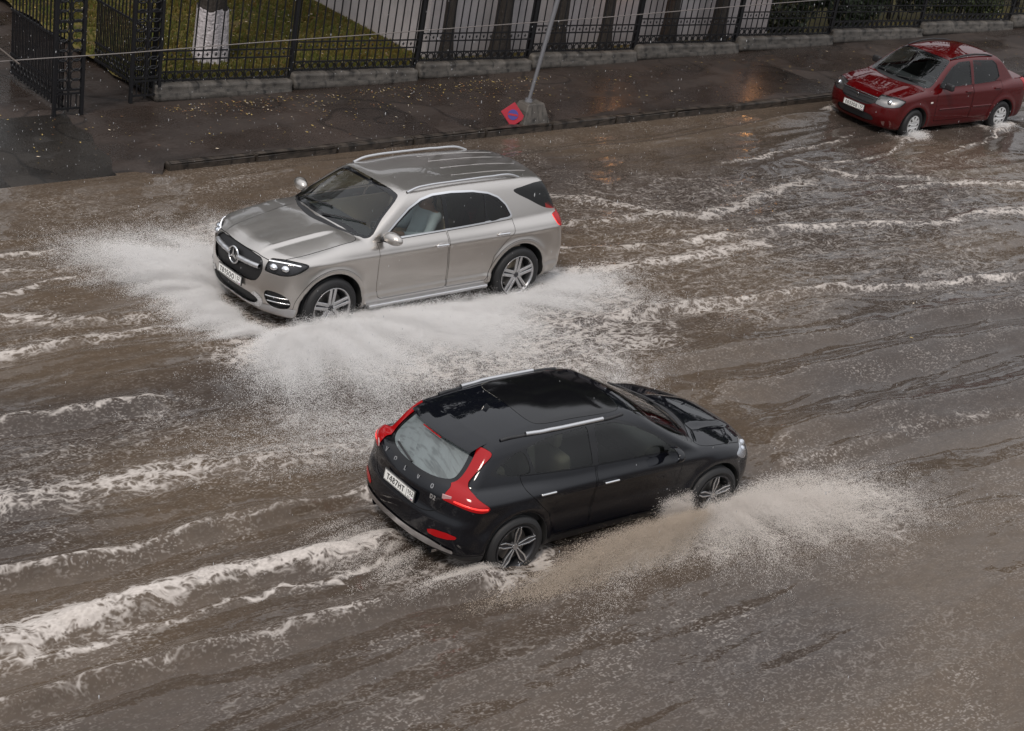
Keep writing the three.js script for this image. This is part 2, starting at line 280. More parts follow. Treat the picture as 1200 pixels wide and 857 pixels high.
function wetMaterial(tint = [1, 1, 1], rs = 1, bump = 0.004) { const m = new THREE.MeshStandardMaterial({ color: col(...tint), roughness: rs, bumpScale: bump }); m.map = wetTex.c; m.bumpMap = wetTex.b; m.roughnessMap = wetTex.r; return m; }
const GROUND = 0.1;
function groundY(x, z) {                                   // the pavement dips to the road at the gateway
  const drive = sstep(-5.15, -5.75, x), d = sstep(-1.7, 0.35, z);
  return GROUND - drive * (d * 0.114 + 0.12 * sstep(-0.1, 0.6, z));
}
{
  const nx = 160, nz = 24, x0 = -40, x1 = 60, g = new THREE.PlaneGeometry(1, 1, nx, nz); const p = g.attributes.position;
  const xs = i => { const t = i / nx; return t < 0.1 ? lerp(x0, -12, t / 0.1) : t < 0.9 ? lerp(-12, 24, (t - 0.1) / 0.8) : lerp(24, x1, (t - 0.9) / 0.1); };
  for (let j = 0; j <= nz; j++) for (let i = 0; i <= nx; i++) { const x = xs(i), zf = lerp(-0.15, 0.6, sstep(-5.2, -5.8, x)), z = lerp(-9.5, zf, Math.pow(j / nz, 0.6)); p.setXYZ(j * (nx + 1) + i, x, groundY(x, z) + 0.006 * (fbm(x * 0.8, z * 0.8, 3) - 0.5), z); }
  g.computeVertexNormals(); planar(g, 'x', 'z', 0.1); structure('pavement', g, wetMaterial());
  // newer, darker asphalt let into the gateway
  const pts = [[-40, -2.55], [-5.75, -2.5], [-5.85, -1.4], [-6.1, -0.38], [-40, -0.3]], sh = new THREE.Shape(pts.map(([x, z]) => new THREE.Vector2(x, -z)));
  let a = new THREE.ShapeGeometry(sh); a.rotateX(-Math.PI / 2);
  const cut = new THREE.PlaneGeometry(1, 1, 40, 16), cp = cut.attributes.position;
  for (let j = 0; j <= 16; j++) for (let i = 0; i <= 40; i++) { const v = j / 16, z = lerp(-2.55, 0.1, v), xr = lerp(-5.72, -6.08, v * v) + 0.05 * Math.sin(z * 7), x = lerp(-14, xr, i / 40); cp.setXYZ(j * 41 + i, x, groundY(x, z) + 0.007, z); }
  cut.computeVertexNormals(); planar(cut, 'x', 'z', 0.13); structure('asphalt_patch', cut, wetMaterial([0.62, 0.72, 0.74], 1.25));
}
const concTex = tex(512, 512, (i, j) => { const n = fbm(i / 40, j / 40, 4), s = vnoise(i * 0.8, j * 0.8), st = sstep(0.55, 0.8, fbm(i / 14, j / 90 + 4, 3)); const ms = sstep(0.52, 0.7, fbm(i / 30 + 40, j / 22 + 11, 4)), k = 0.72 + 0.9 * (n - 0.5) + 0.3 * (s - 0.5) - 0.34 * st - 0.22 * ms; return [toS(0.12 * k), toS(0.107 * k), toS(0.094 * k)]; }, true);
const concBump = tex(512, 512, (i, j) => 0.6 * vnoise(i * 0.6, j * 0.6) + 0.4 * fbm(i / 25, j / 25, 3));
const concrete = new THREE.MeshStandardMaterial({ map: concTex, bumpMap: concBump, bumpScale: 0.006, roughness: 0.6 });
const concreteDark = new THREE.MeshStandardMaterial({ map: concTex, color: col(0.62, 0.55, 0.5), bumpMap: concBump, bumpScale: 0.006, roughness: 0.5 });
{
  const kerb = new THREE.Group(); kerb.name = 'kerb'; kerb.userData.kind = 'structure'; scene.add(kerb);
  const r = rng(12), variants = [0, 1, 2].map(() => { const g = rbox(1.49, 0.26, 0.16, 0.03, 0, 0, 0, 3); const p = g.attributes.position; for (let i = 0; i < p.count; i++) p.setXYZ(i, p.getX(i), p.getY(i) + 0.012 * (r() - 0.5), p.getZ(i) + 0.014 * (r() - 0.5)); planar(g, 'x', 'y', 0.6); g.computeVertexNormals(); return g; });
  for (let k = 0; k < 20; k++) { const m = mesh('kerb_stone', variants[k % 3], concreteDark, kerb); m.position.set(-4.5 + 1.5 * k + 0.01 * (r() - 0.5), -0.005 + 0.012 * (r() - 0.5), -0.075 + 0.02 * (r() - 0.5)); m.rotation.z = 0.008 * (r() - 0.5); m.rotation.y = 0.012 * (r() - 0.5); }
}
// lawn behind the fence
{
  const g = new THREE.PlaneGeometry(1, 1, 60, 40), p = g.attributes.position;
  for (let j = 0; j <= 40; j++) for (let i = 0; i <= 60; i++) { const x0 = lerp(-4.02, 60, (i / 60) ** 1.8), z = lerp(-30, -3.02 - 0.0175 * (x0 + 4), Math.pow(j / 40, 0.5)), x = i ? x0 : -4.02 + 0.06 * Math.sin(z * 5); p.setXYZ(j * 61 + i, x, 0.135 + 0.05 * fbm(x * 0.9, z * 0.9, 3) + 0.1 * sstep(-3, -8, z), z); }
  g.computeVertexNormals(); planar(g, 'x', 'z', 0.2);
  const c = tex(1024, 1024, (i, j) => { const n = fbm(i / 60, j / 60, 5), m = vnoise(i * 0.5, j * 0.5), d = sstep(0.45, 0.7, fbm(i / 30 + 8, j / 30, 4)); const gg = [0.1 + 0.05 * n, 0.084 + 0.035 * n, 0.02], e = [0.09, 0.065, 0.03]; return [0, 1, 2].map(k => toS(lerp(gg[k], e[k], d * 0.8) * (0.55 + 0.9 * m))); }, true);
  structure('lawn', g, new THREE.MeshStandardMaterial({ map: c, roughness: 0.9 }));
  const r = rng(5), blade = new THREE.BufferGeometry(); const bp = [];
  for (let k = 0; k < 6; k++) { const a = k * 1.05, w = 0.008, h = 0.05 + 0.035 * r(), ox = 0.03 * (r() - 0.5), oz = 0.03 * (r() - 0.5), lx = 0.03 * (r() - 0.5), lz = 0.03 * (r() - 0.5); bp.push(ox - w * Math.cos(a), 0, oz - w * Math.sin(a), ox + w * Math.cos(a), 0, oz + w * Math.sin(a), ox + lx, h, oz + lz); }
  blade.setAttribute('position', new THREE.Float32BufferAttribute(bp, 3)); blade.computeVertexNormals();
  const N = 17000, im = new THREE.InstancedMesh(blade, std(1, 1, 1, 0.8, { side: THREE.DoubleSide }), N), M = new THREE.Matrix4(), Q = new THREE.Quaternion(), C = new THREE.Color();
  let n = 0; while (n < N) { const x = -3.98 + 6.1 * r(), z = -3.0 - 7.5 * r() ** 1.3; const d = fbm(x * 1.4, z * 1.4 + 9, 3); if (r() > 0.25 + 1.1 * d) continue; Q.setFromAxisAngle(V3(0, 1, 0), r() * 6.28); const s = 0.7 + 0.8 * r() + (z > -3.6 ? 0.7 * r() : 0); M.compose(V3(x, 0.135 + 0.05 * fbm(x * 0.9, z * 0.9, 3) + 0.1 * sstep(-3, -8, z) - 0.01, z), Q, V3(s, s, s)); im.setMatrixAt(n, M); const y = r(); C.setRGB(0.085 + 0.1 * y * d, 0.08 + 0.045 * r(), 0.018); im.setColorAt(n, C); n++; }
  stuff('grass', im, 'short green and yellowing grass behind the iron fence', 'grass');
}
// fallen leaves
{
  const r = rng(77), s = new THREE.Shape(); s.moveTo(0, -0.035); s.quadraticCurveTo(0.03, 0, 0, 0.04); s.quadraticCurveTo(-0.03, 0, 0, -0.035);
  const g = new THREE.ShapeGeometry(s, 3); g.rotateX(-Math.PI / 2); const p = g.attributes.position; for (let i = 0; i < p.count; i++) p.setY(i, 0.18 * Math.abs(p.getX(i)) + 0.008);
  g.computeVertexNormals();
  const N = 3600, im = new THREE.InstancedMesh(g, std(1, 1, 1, 0.55, { side: THREE.DoubleSide }), N), M = new THREE.Matrix4(), Q = new THREE.Quaternion(), C = new THREE.Color();
  for (let n = 0; n < N; n++) {
    let x, z, y, f = r(); if (f < 0.62) { x = -3.9 + 6 * r(); z = -3.1 - 6 * r(); y = 0.2 + 0.1 * sstep(-3, -8, z); } else { const cl = r() < 0.4; x = cl ? lerp(-4, 4, r()) : lerp(-9, 24, r()); z = cl ? -2.5 + 1.2 * r() * r() : -0.2 - 2.4 * Math.pow(r(), 0.8); if (r() < 0.15) { x = -6.5 - 2 * r(); z = -2.5 - 4 * r(); } y = groundY(x, z) + 0.012; }
    if (n < 12) { const q = n ? onLevel(100 + 1050 * r(), 230 + 560 * r()) : onLevel(1068, 397); x = q.x; z = q.z; y = waterHeight(x, z) + 0.006; }
    Q.setFromEuler(new THREE.Euler(0.4 * (r() - 0.5), r() * 6.28, 0.4 * (r() - 0.5))); const k = 0.3 + 0.7 * r() * r(); M.compose(V3(x, y, z), Q, V3(k, k, k)); im.setMatrixAt(n, M); const t = r(); t < 0.5 ? C.setRGB(0.42, 0.3, 0.1) : t < 0.8 ? C.setRGB(0.3, 0.14, 0.06) : C.setRGB(0.6, 0.5, 0.38); im.setColorAt(n, C);
  }
  stuff('fallen_leaves', im, 'small fallen leaves scattered over wet pavement and lawn', 'leaves');
}
// ---------------------------------------------------------------- fence on its concrete blocks
const iron = std(0.012, 0.012, 0.014, 0.42, { metalness: 0.2 });
const ENDS = [-4.0, -1.32, 1.4, 4.12, 6.93, 9.92, 13.0, 16.24, 19.82, 23.4];
const ringGeo = (() => { const g = new THREE.TorusGeometry(0.058, 0.012, 5, 14); return g; })();
const PLINTH_Z = -2.92;
{
  const r = rng(31), H = 2.35, bar = new THREE.CylinderGeometry(0.013, 0.013, H, 6); bar.translate(0, H / 2, 0);
  const diamond = new THREE.OctahedronGeometry(0.035); diamond.scale(0.8, 1.1, 0.5);
  const place = ['by the gate', 'before the whitewashed tree', 'in front of the building corner', 'behind the leaning pole', 'in front of the pale wall', 'before the pale wall end', 'in front of the dark hedge', 'behind the red sedan roof', 'in front of the far hedge end'];
  for (let k = 0; k < ENDS.length - 1; k++) {
    const a = ENDS[k], b = ENDS[k + 1], L = b - a - 0.03, z = PLINTH_Z - 0.05 * k, tilt = -0.035;
    let g = new THREE.BoxGeometry(L, 0.3, 0.36, 40, 5, 5); const p = g.attributes.position;
    for (let i = 0; i < p.count; i++) {
      let x = p.getX(i), y = p.getY(i), z2 = p.getZ(i); const R = 0.055, q = Math.max(Math.abs(y) - 0.15 + R, 0), w = Math.max(Math.abs(z2) - 0.18 + R, 0), e = Math.max(Math.abs(x) - L / 2 + R, 0), l = Math.hypot(q, w, e);
      if (l > R) { y -= Math.sign(y) * (q - q * R / l); z2 -= Math.sign(z2) * (w - w * R / l); x -= Math.sign(x) * (e - e * R / l); }
      const o = 0.035 * (fbm(x * 2.2 + k * 7, y * 6 + z2 * 6, 3) - 0.5), c = y > 0.05 ? 0.03 * Math.max(0, vnoise(x * 5 + k * 3, z2 * 9) - 0.62) : 0; p.setXYZ(i, x, y + o - c * 2, z2 * (y > 0 ? 0.84 : 1.05) + o);
    }
    g.deleteAttribute('uv'); g.deleteAttribute('normal'); g = mergeVertices(g, 1e-4); g.computeVertexNormals(); planar(g, 'x', 'y', 0.5);
    const bl = top('plinth_block', g, concrete, 'weathered grey concrete plinth block under the iron fence ' + place[k], 'plinth', 'concrete blocks under the fence');
    bl.position.set((a + b) / 2, 0.19, z); bl.rotation.z = tilt;
    const f = thing('iron_fence', 'black wrought iron fence panel with ring ornaments ' + place[k], 'fence', [(a + b) / 2, 0.335, z], 0, 'panels of the iron fence'); f.rotation.z = tilt;
    const nb = Math.round(L / 0.17), st = L / nb;
    for (let i = 0; i < nb; i++) {
      const x = -L / 2 + st * (i + 0.5); const m = mesh('bar', bar, iron, f); m.position.set(x, 0, 0);
      if (i < nb - 1) { const q = mesh('ring', ringGeo, iron, f); q.position.set(x + st / 2, 0.095, 0); const q2 = mesh('diamond_ornament', diamond, iron, f); q2.position.set(x + st / 2, 0.45, 0); const q3 = mesh('ring', ringGeo, iron, f); q3.position.set(x + st / 2, 2.16, 0); }
    }
    for (const y of [0.025, 0.17, 0.38, 0.52, 2.08, 2.24]) { const m = mesh('rail', box(L, 0.024, 0.02), iron, f); m.position.set(0, y, 0); }
    const ps = mesh('post', rbox(0.07, 2.6, 0.07, 0.008), iron, f); ps.position.set(-L / 2 + 0.01, 1.22, 0);
  }
}
// gateway: two openwork piers and two leaves folded back into the park
function pier(x, z, w, label) {
  const t = thing('gate_pier', label, 'gate pier', [x, groundY(x, z), z]);
  const H = 2.9;
  for (const s of [-1, 1]) mesh('post', rbox(0.055, H, 0.055, 0.006, s * w / 2, H / 2, 0), iron, t);
  mesh('centre_bar', box(0.028, H - 0.1, 0.028, 0, H / 2 + 0.02, 0), iron, t);
  for (let k = 0; k < 15; k++) for (const s of [-1, 1]) { const q = mesh('ring', new THREE.TorusGeometry(w / 4 - 0.022, 0.014, 5, 16), iron, t); q.position.set(s * w / 4, 0.5 + k * 0.155, 0); }
  for (const y of [0.12, 0.36, 0.42, 1.5, 2.8]) mesh('rail', box(w, 0.03, 0.03, 0, y, 0), iron, t);
  for (let k = 1; k < 5; k++) mesh('short_bar', box(0.016, 0.24, 0.016, -w / 2 + w * k / 5, 0.24, 0), iron, t);
  mesh('cap', new THREE.ConeGeometry(w * 0.62, 0.2, 4).rotateY(Math.PI / 4).translate(0, H + 0.1, 0), iron, t);
}
pier(-5.67, -2.46, 0.46, 'openwork iron gate pier beside the dark asphalt apron');
pier(-4.16, -2.8, 0.5, 'openwork iron gate pier beside the first concrete plinth block');
function leaf(x, z, label) {
  const t = thing('gate_leaf', label, 'gate', [x, 0.16, z - 0.06]); const L = 1.9, H = 2.5, n = 15;
  for (let k = 0; k <= n; k++) mesh('bar', box(0.02, H, 0.02, 0.04 * k / n, H / 2, -L * k / n), iron, t);
  for (let k = 0; k < n; k++) mesh('short_bar', box(0.014, 1.0, 0.014, 0.04 * k / n, 0.55, -L * (k + 0.5) / n), iron, t);
  for (const y of [0.06, 0.35, 1.08, 2.3, 2.44]) mesh('rail', box(0.03, 0.035, L, 0.02, y, -L / 2), iron, t);
  for (let k = 0; k < n; k++) { const q = mesh('ring', ringGeo, iron, t); q.rotation.y = Math.PI / 2; q.position.set(0.02, 0.2, -L * (k + 0.5) / n); }
}
leaf(-5.72, -2.5, 'black iron gate leaf folded back along the far side of the path');
leaf(-4.05, -2.84, 'black iron gate leaf folded back beside the lawn');
// ---------------------------------------------------------------- pale building behind the fence
const BX0 = 2.2, BX1 = onDepth(900, 25, -3.75).x, BZ = -3.75;
{
  const wallC = tex(512, 512, (i, j) => { const n = fbm(i / 50, j / 50, 5), s = vnoise(i * 0.6, j * 0.6), d = sstep(0.55, 0.8, fbm(i / 20, j / 120 + 9, 4)); const k = 0.9 + 0.25 * (n - 0.5) + 0.1 * (s - 0.5) - 0.14 * d; return [toS(0.5 * k), toS(0.465 * k), toS(0.47 * k)]; }, true);
  const wallM = new THREE.MeshStandardMaterial({ map: wallC, roughness: 0.85, bumpMap: concBump, bumpScale: 0.004 }), dark = std(0.05, 0.045, 0.04, 0.7), glass = phys(0.04, 0.045, 0.05, 0.05), W = BX1 - BX0, D = 8, H = 5.6;
  const t = thing('building', 'pale plastered building standing close behind the iron fence', 'building', [BX0, 0.05, BZ]);
  // the street wall is built round its window openings
  const wins = []; for (let k = 0; k < 3; k++) wins.push([1.6 + k * 3.0, 2.5]);
  const sh = new THREE.Shape([[0, 0], [W, 0], [W, H], [0, H]].map(a => new THREE.Vector2(...a)));
  for (const [x, y] of wins) sh.holes.push(new THREE.Path([[x, y], [x, y + 1.5], [x + 1.1, y + 1.5], [x + 1.1, y]].map(a => new THREE.Vector2(...a))));
  const fr = new THREE.ExtrudeGeometry(sh, { depth: 0.35, bevelEnabled: false }); fr.translate(0, 0, -0.35); planar(fr, 'x', 'y', 0.3); mesh('wall', fr, wallM, t);
  for (const x of [0, W - 0.35]) mesh('wall', planar(box(0.35, H, D - 0.352, x + 0.175, H / 2, -0.352 - (D - 0.352) / 2), 'z', 'y', 0.3), wallM, t);
  mesh('wall', planar(box(W - 0.704, H, 0.35, W / 2, H / 2, -D + 0.175), 'x', 'y', 0.3), wallM, t);
  for (const [x, y] of wins) { const w = mesh('window', merged([box(1.1, 0.07, 0.06, x + 0.55, y + 0.035, -0.2), box(1.1, 0.07, 0.06, x + 0.55, y + 1.465, -0.2), box(0.07, 1.36, 0.06, x + 0.035, y + 0.75, -0.2), box(0.07, 1.36, 0.06, x + 1.065, y + 0.75, -0.2), box(0.05, 1.36, 0.05, x + 0.55, y + 0.75, -0.2)]), std(0.6, 0.58, 0.55, 0.5), t); mesh('pane', box(0.94, 1.34, 0.01, x + 0.55, y + 0.75, -0.24), glass, w); mesh('sill', box(1.24, 0.05, 0.2, x + 0.55, y - 0.026, 0.06), concrete, w); }
  const rf = mesh('roof', (() => { const s = new THREE.Shape([[-D - 0.4, 0], [0.4, 0], [-D / 2, 1.6]].map(a => new THREE.Vector2(...a))); const g = new THREE.ExtrudeGeometry(s, { depth: W + 0.6, bevelEnabled: false }); g.rotateY(Math.PI / 2); g.scale(1, 1, -1); const p = g.attributes.position; g.translate(-0.3, H + 0.002, 0); g.index === null; return g; })(), std(0.09, 0.05, 0.04, 0.7, { side: THREE.DoubleSide }), t);
  // shape x runs along -z after the turn; keep the ridge over the house
  rf.geometry.computeBoundingBox(); const bb = rf.geometry.boundingBox; rf.geometry.translate(-0.3 - bb.min.x, 0, 0.4 - bb.max.z); rf.geometry.computeVertexNormals();
  // wall lamps, lit; their light lies on the wall and in the wet pavement
  const R = (u, v, zz) => { const p = onLevel(u, v, GROUND), d = ray(u, v); d.y *= -1; const s = (zz - p.z) / d.z; return p.addScaledVector(d, s); };
  for (const [u, v, lab] of [[718, 112, 'lit warm wall lamp on the pale building nearer the leaning pole'], [927, 92, 'lit warm wall lamp at the hedge end of the pale building']]) {
    const q = R(u, v, BZ + 0.22); q.x = Math.min(q.x, BX1 - 0.3); q.y = Math.max(q.y, 1.72);
    const l = thing('wall_lamp', lab, 'lamp', [q.x, q.y, BZ + 0.002]);
    mesh('bracket', merged([box(0.1, 0.22, 0.02, 0, 0.05, 0.012), rod(V3(0, 0.1, 0.02), V3(0, 0.1, 0.2), 0.012)]), iron, l);
    mesh('shade', new THREE.CylinderGeometry(0.045, 0.125, 0.09, 16, 1, true).translate(0, 0.088, 0.2), iron, l);
    mesh('bulb', new THREE.SphereGeometry(0.036, 14, 10).translate(0, 0.07, 0.2), std(0.9, 0.6, 0.3, 0.5, { emissive: col(1, 0.55, 0.2), emissiveIntensity: 9 }), l);
    const pl = new THREE.PointLight(0xffa860, 0.3, 0, 2); pl.position.set(0, 0.07, 0.2); pl.castShadow = true; l.add(pl);
  }
}
// ---------------------------------------------------------------- trees and hedge
const leafTex = [std(0.035, 0.05, 0.016, 0.6, { side: THREE.DoubleSide }), std(0.05, 0.068, 0.02, 0.6, { side: THREE.DoubleSide }), std(0.022, 0.034, 0.014, 0.6, { side: THREE.DoubleSide })];
const barkTex = tex(256, 512, (i, j) => 0.6 * (1 - Math.abs(2 * vnoise(i / 7, j / 30) - 1)) + 0.4 * fbm(i / 12, j / 12, 3));
const bark = new THREE.MeshStandardMaterial({ color: col(0.04, 0.033, 0.028), roughness: 0.8, bumpMap: barkTex, bumpScale: 0.02 });
function foliage(r, blobs, n, size) {
  const pos = new Float32Array(n * 12), idx = new Uint32Array(n * 6), nor = new Float32Array(n * 12), U = V3(0, 0, 0), W = V3(0, 0, 0), Nn = V3(0, 0, 0);
  for (let k = 0; k < n; k++) {
    const b = blobs[(r() * blobs.length) | 0], u = 2 * r() - 1, a = r() * 6.283, q = Math.pow(r(), 0.4), s = Math.sqrt(1 - u * u);
    const cx = b[0] + b[3] * q * s * Math.cos(a), cy = b[1] + b[4] * q * u, cz = b[2] + b[3] * q * s * Math.sin(a), L = size * (0.6 + 0.8 * r());
    U.set(r() - 0.5, r() - 0.5, r() - 0.5).normalize(); W.set(r() - 0.5, r() - 0.5, r() - 0.5); Nn.crossVectors(U, W).normalize(); W.crossVectors(Nn, U);
    [[-1, 0], [0, -0.55], [1, 0], [0, 0.55]].forEach(([p, w], m) => { const o = (k * 4 + m) * 3; pos[o] = cx + L * (U.x * p + W.x * w); pos[o + 1] = cy + L * (U.y * p + W.y * w); pos[o + 2] = cz + L * (U.z * p + W.z * w); nor[o] = Nn.x; nor[o + 1] = Nn.y; nor[o + 2] = Nn.z; });
    idx.set([k * 4, k * 4 + 1, k * 4 + 2, k * 4, k * 4 + 2, k * 4 + 3], k * 6);
  }
  const g = new THREE.BufferGeometry(); g.setAttribute('position', new THREE.BufferAttribute(pos, 3)); g.setAttribute('normal', new THREE.BufferAttribute(nor, 3)); g.setIndex(new THREE.BufferAttribute(idx, 1)); return g;
}
function trunkGeo(r, R, H, lean, flare = 1.5) {
  const rings = 16, seg = 14, g = new THREE.CylinderGeometry(1, 1, 1, seg, rings, true), p = g.attributes.position, uv = g.attributes.uv;
  for (let i = 0; i < p.count; i++) { const t = p.getY(i) + 0.5, a = Math.atan2(p.getZ(i), p.getX(i)), y = t * H, rad = R * (1 - 0.55 * t) * (1 + (flare - 1) * Math.exp(-y / 0.18)) * (1 + 0.1 * Math.sin(a * 3 + y) + 0.07 * Math.sin(a * 5 - y * 2)); p.setXYZ(i, rad * Math.cos(a) + lean[0] * t * t * H, y, rad * Math.sin(a) + lean[1] * t * t * H); uv.setXY(i, uv.getX(i), y * 0.5); }
  g.computeVertexNormals(); return g;
}
function tree(name, label, x, y, z, R, H, crown, seed, lean, group, white) {
  const r = rng(seed), t = thing(name, label, 'tree', [x, y, z], 0, group), tr = mesh('trunk', trunkGeo(r, R, H * 0.75, lean, white ? 1.12 : 1.5), bark, t);
  const top0 = V3(lean[0] * 0.55 * H * 0.75, H * 0.5, lean[1] * 0.55 * H * 0.75), blobs = [];
  for (let k = 0; k < 9; k++) { const a = k * 2.4 + r(), q = crown * (0.25 + 0.6 * r()), e = V3(top0.x + q * Math.cos(a), H * (0.55 + 0.42 * r()), top0.z + q * Math.sin(a)); mesh('limb', rod(V3(lean[0] * 0.2 * H, H * (0.32 + 0.03 * k), lean[1] * 0.2 * H), e, R * 0.3, 6, R * 0.06), bark, t); blobs.push([e.x, e.y, e.z, crown * (0.3 + 0.22 * r()), crown * (0.22 + 0.15 * r())]); }
  for (let k = 0; k < 5; k++) blobs.push([top0.x + crown * 1.4 * (r() - 0.5), H * (0.55 + 0.5 * r()), top0.z + crown * 1.4 * (r() - 0.5), crown * 0.35, crown * 0.25]);
  mesh('crown', foliage(r, blobs, 12000, 0.11), leafTex[seed % 3], t);
  if (white) {
    const wt = tex(256, 256, (i, j) => { const k = 0.85 + 0.4 * (fbm(i / 9, j / 40, 4) - 0.5) + 0.25 * (1 - Math.abs(2 * vnoise(i / 7, j / 30) - 1)) - 0.2; return [toS(0.6 * k), toS(0.56 * k), toS(0.58 * k)]; }, true);
    const g = trunkGeo(r, R, H * 0.75, lean), p = g.attributes.position, ix = g.index.array, keep = []; for (let i = 0; i < ix.length; i += 3) if (Math.max(p.getY(ix[i]), p.getY(ix[i + 1]), p.getY(ix[i + 2])) < 1.35 + H * 0.75 / 16) keep.push(ix[i], ix[i + 1], ix[i + 2]);
    // a coat of lime wash on the foot of the trunk
    const rings = 10, seg = 28, c = new THREE.CylinderGeometry(1, 1, 1, seg, rings, true), cp = c.attributes.position;
    for (let i = 0; i < cp.count; i++) { const a = Math.atan2(cp.getZ(i), cp.getX(i)); let t2 = cp.getY(i) + 0.5; const yy = t2 * (0.97 + 0.02 * Math.sin(a * 5) + 0.012 * Math.sin(a * 11)), t = yy / (H * 0.75), rad = (R * (1 - 0.55 * t) * (1 + 0.12 * Math.exp(-yy / 0.18)) * (1 + 0.1 * Math.sin(a * 3 + yy) + 0.07 * Math.sin(a * 5 - yy * 2))) + 0.03; cp.setXYZ(i, rad * Math.cos(a) + lean[0] * t * t * H * 0.75, yy, rad * Math.sin(a) + lean[1] * t * t * H * 0.75); }
    c.computeVertexNormals(); mesh('whitewash', c, new THREE.MeshStandardMaterial({ map: wt, roughness: 0.9, bumpMap: barkTex, bumpScale: 0.02 }), tr);
  }
  return t;
}
tree('park_tree', 'tree with a whitewashed trunk foot on the lawn', -2.0, 0.15, -4.5, 0.26, 12, 3.6, 3, [0.01, -0.01], undefined, true);
{
  const labs = ['thin dark tree trunk before the building corner', 'stout dark trunk left of the leaning pole', 'dark tree trunk just right of the leaning pole', 'slim dark trunk before the middle of the pale wall', 'dark trunk between the slim trunk and the leaning trunk', 'dark trunk leaning before the end of the pale wall'];
  [[520, 76, 0.11], [583, 72, 0.16], [650, 68, 0.14], [706, 62, 0.11], [780, 57, 0.14], [838, 51, 0.15]].forEach(([u, v, R], k) => { const p = onDepth(u, v, -3.36); tree('street_tree', labs[k].replace('left of', 'beside').replace('just right of', 'behind'), p.x, 0.14, -3.36, R, 11.6 + 1.6 * Math.sin(k * 2.3), 2.6, 20 + k, [k === 5 ? 0.06 : 0.012 * (k % 3 - 1), 0.02], 'trees between fence and pale wall'); });
}
tree('park_tree', 'tall dark tree rising behind the hedge', 15.5, 0.15, -6.5, 0.3, 11.5, 3.8, 41, [0, 0]);
tree('park_tree', 'tall tree rising behind the far end of the hedge', 22, 0.15, -6.2, 0.3, 11, 3.8, 42, [0, 0]);
tree('park_tree', 'old tree on the lawn beyond the gateway', -1.6, 0.2, -10.5, 0.3, 13, 4.4, 43, [0, 0]);
{ const r = rng(61);
  [[-12.5, -12], [-9.6, -12.6], [-6.6, -12.4], [-3.6, -12.8], [-0.8, -12.2], [1.0, -10.2]].forEach(([x, z], k) => { const t = thing('garden_thicket', ['thicket left of the path end', 'thicket by the path end', 'thicket closing the path', 'thicket at the back of the lawn', 'thicket behind the lawn next to the building', 'thicket against the end wall of the building'][k] + ', dark leaves', 'shrub', [x, 0.15, z], 0, 'thickets at the back of the lawn'), blobs = []; for (let i = 0; i < 16; i++) blobs.push([3.0 * (r() - 0.5), 5.2 * r() + 0.3, 1.6 * (r() - 0.5), 0.8, 0.7]); mesh('foliage', foliage(r, blobs, 8000, 0.1), leafTex[2], t); for (let i = 0; i < 4; i++) mesh('stem', rod(V3(0.6 * (r() - 0.5), 0, 0.3 * (r() - 0.5)), V3(2 * (r() - 0.5), 3.6, r() - 0.5), 0.05, 5, 0.015), bark, t); });
}
tree('park_tree', 'broad old tree beyond the end of the gateway path', -8.2, 0.1, -13, 0.3, 13, 4.6, 44, [0, 0]);
{
  const r = rng(9);
  [[12.1, -4.0, 1.2, 2.3], [14.2, -4.1, 1.3, 2.0], [16.5, -4.2, 1.35, 2.2], [19, -4.2, 1.4, 2.1], [21.4, -4.4, 1.4, 2.4], [24, -4.4, 1.5, 2.2]].forEach(([x, z, w, h], k) => {
    const t = thing('hedge_shrub', ['dense dark shrub against the end of the pale wall', 'dense dark shrub second from the pale wall', 'dense dark shrub third from the pale wall', 'dense shrub with lighter leaves behind the red sedan', 'dense shrub next past the red sedan roof', 'last dense shrub of the hedge'][k], 'shrub', [x, 0.15, z], 0, 'shrubs behind the fence');
    const blobs = []; for (let i = 0; i < 11; i++) blobs.push([w * 1.5 * (r() - 0.5), h * (0.12 + 0.8 * r()), 0.8 * (r() - 0.5), 0.5, 0.42]);
    mesh('foliage', foliage(r, blobs, 7000, 0.06), leafTex[k === 3 ? 1 : 2], t);
    for (let i = 0; i < 4; i++) mesh('stem', rod(V3(0.4 * (r() - 0.5), 0, 0.2 * (r() - 0.5)), V3(w * (r() - 0.5), h * 0.7, 0.5 * (r() - 0.5)), 0.025, 5, 0.01), bark, t);
  });
}
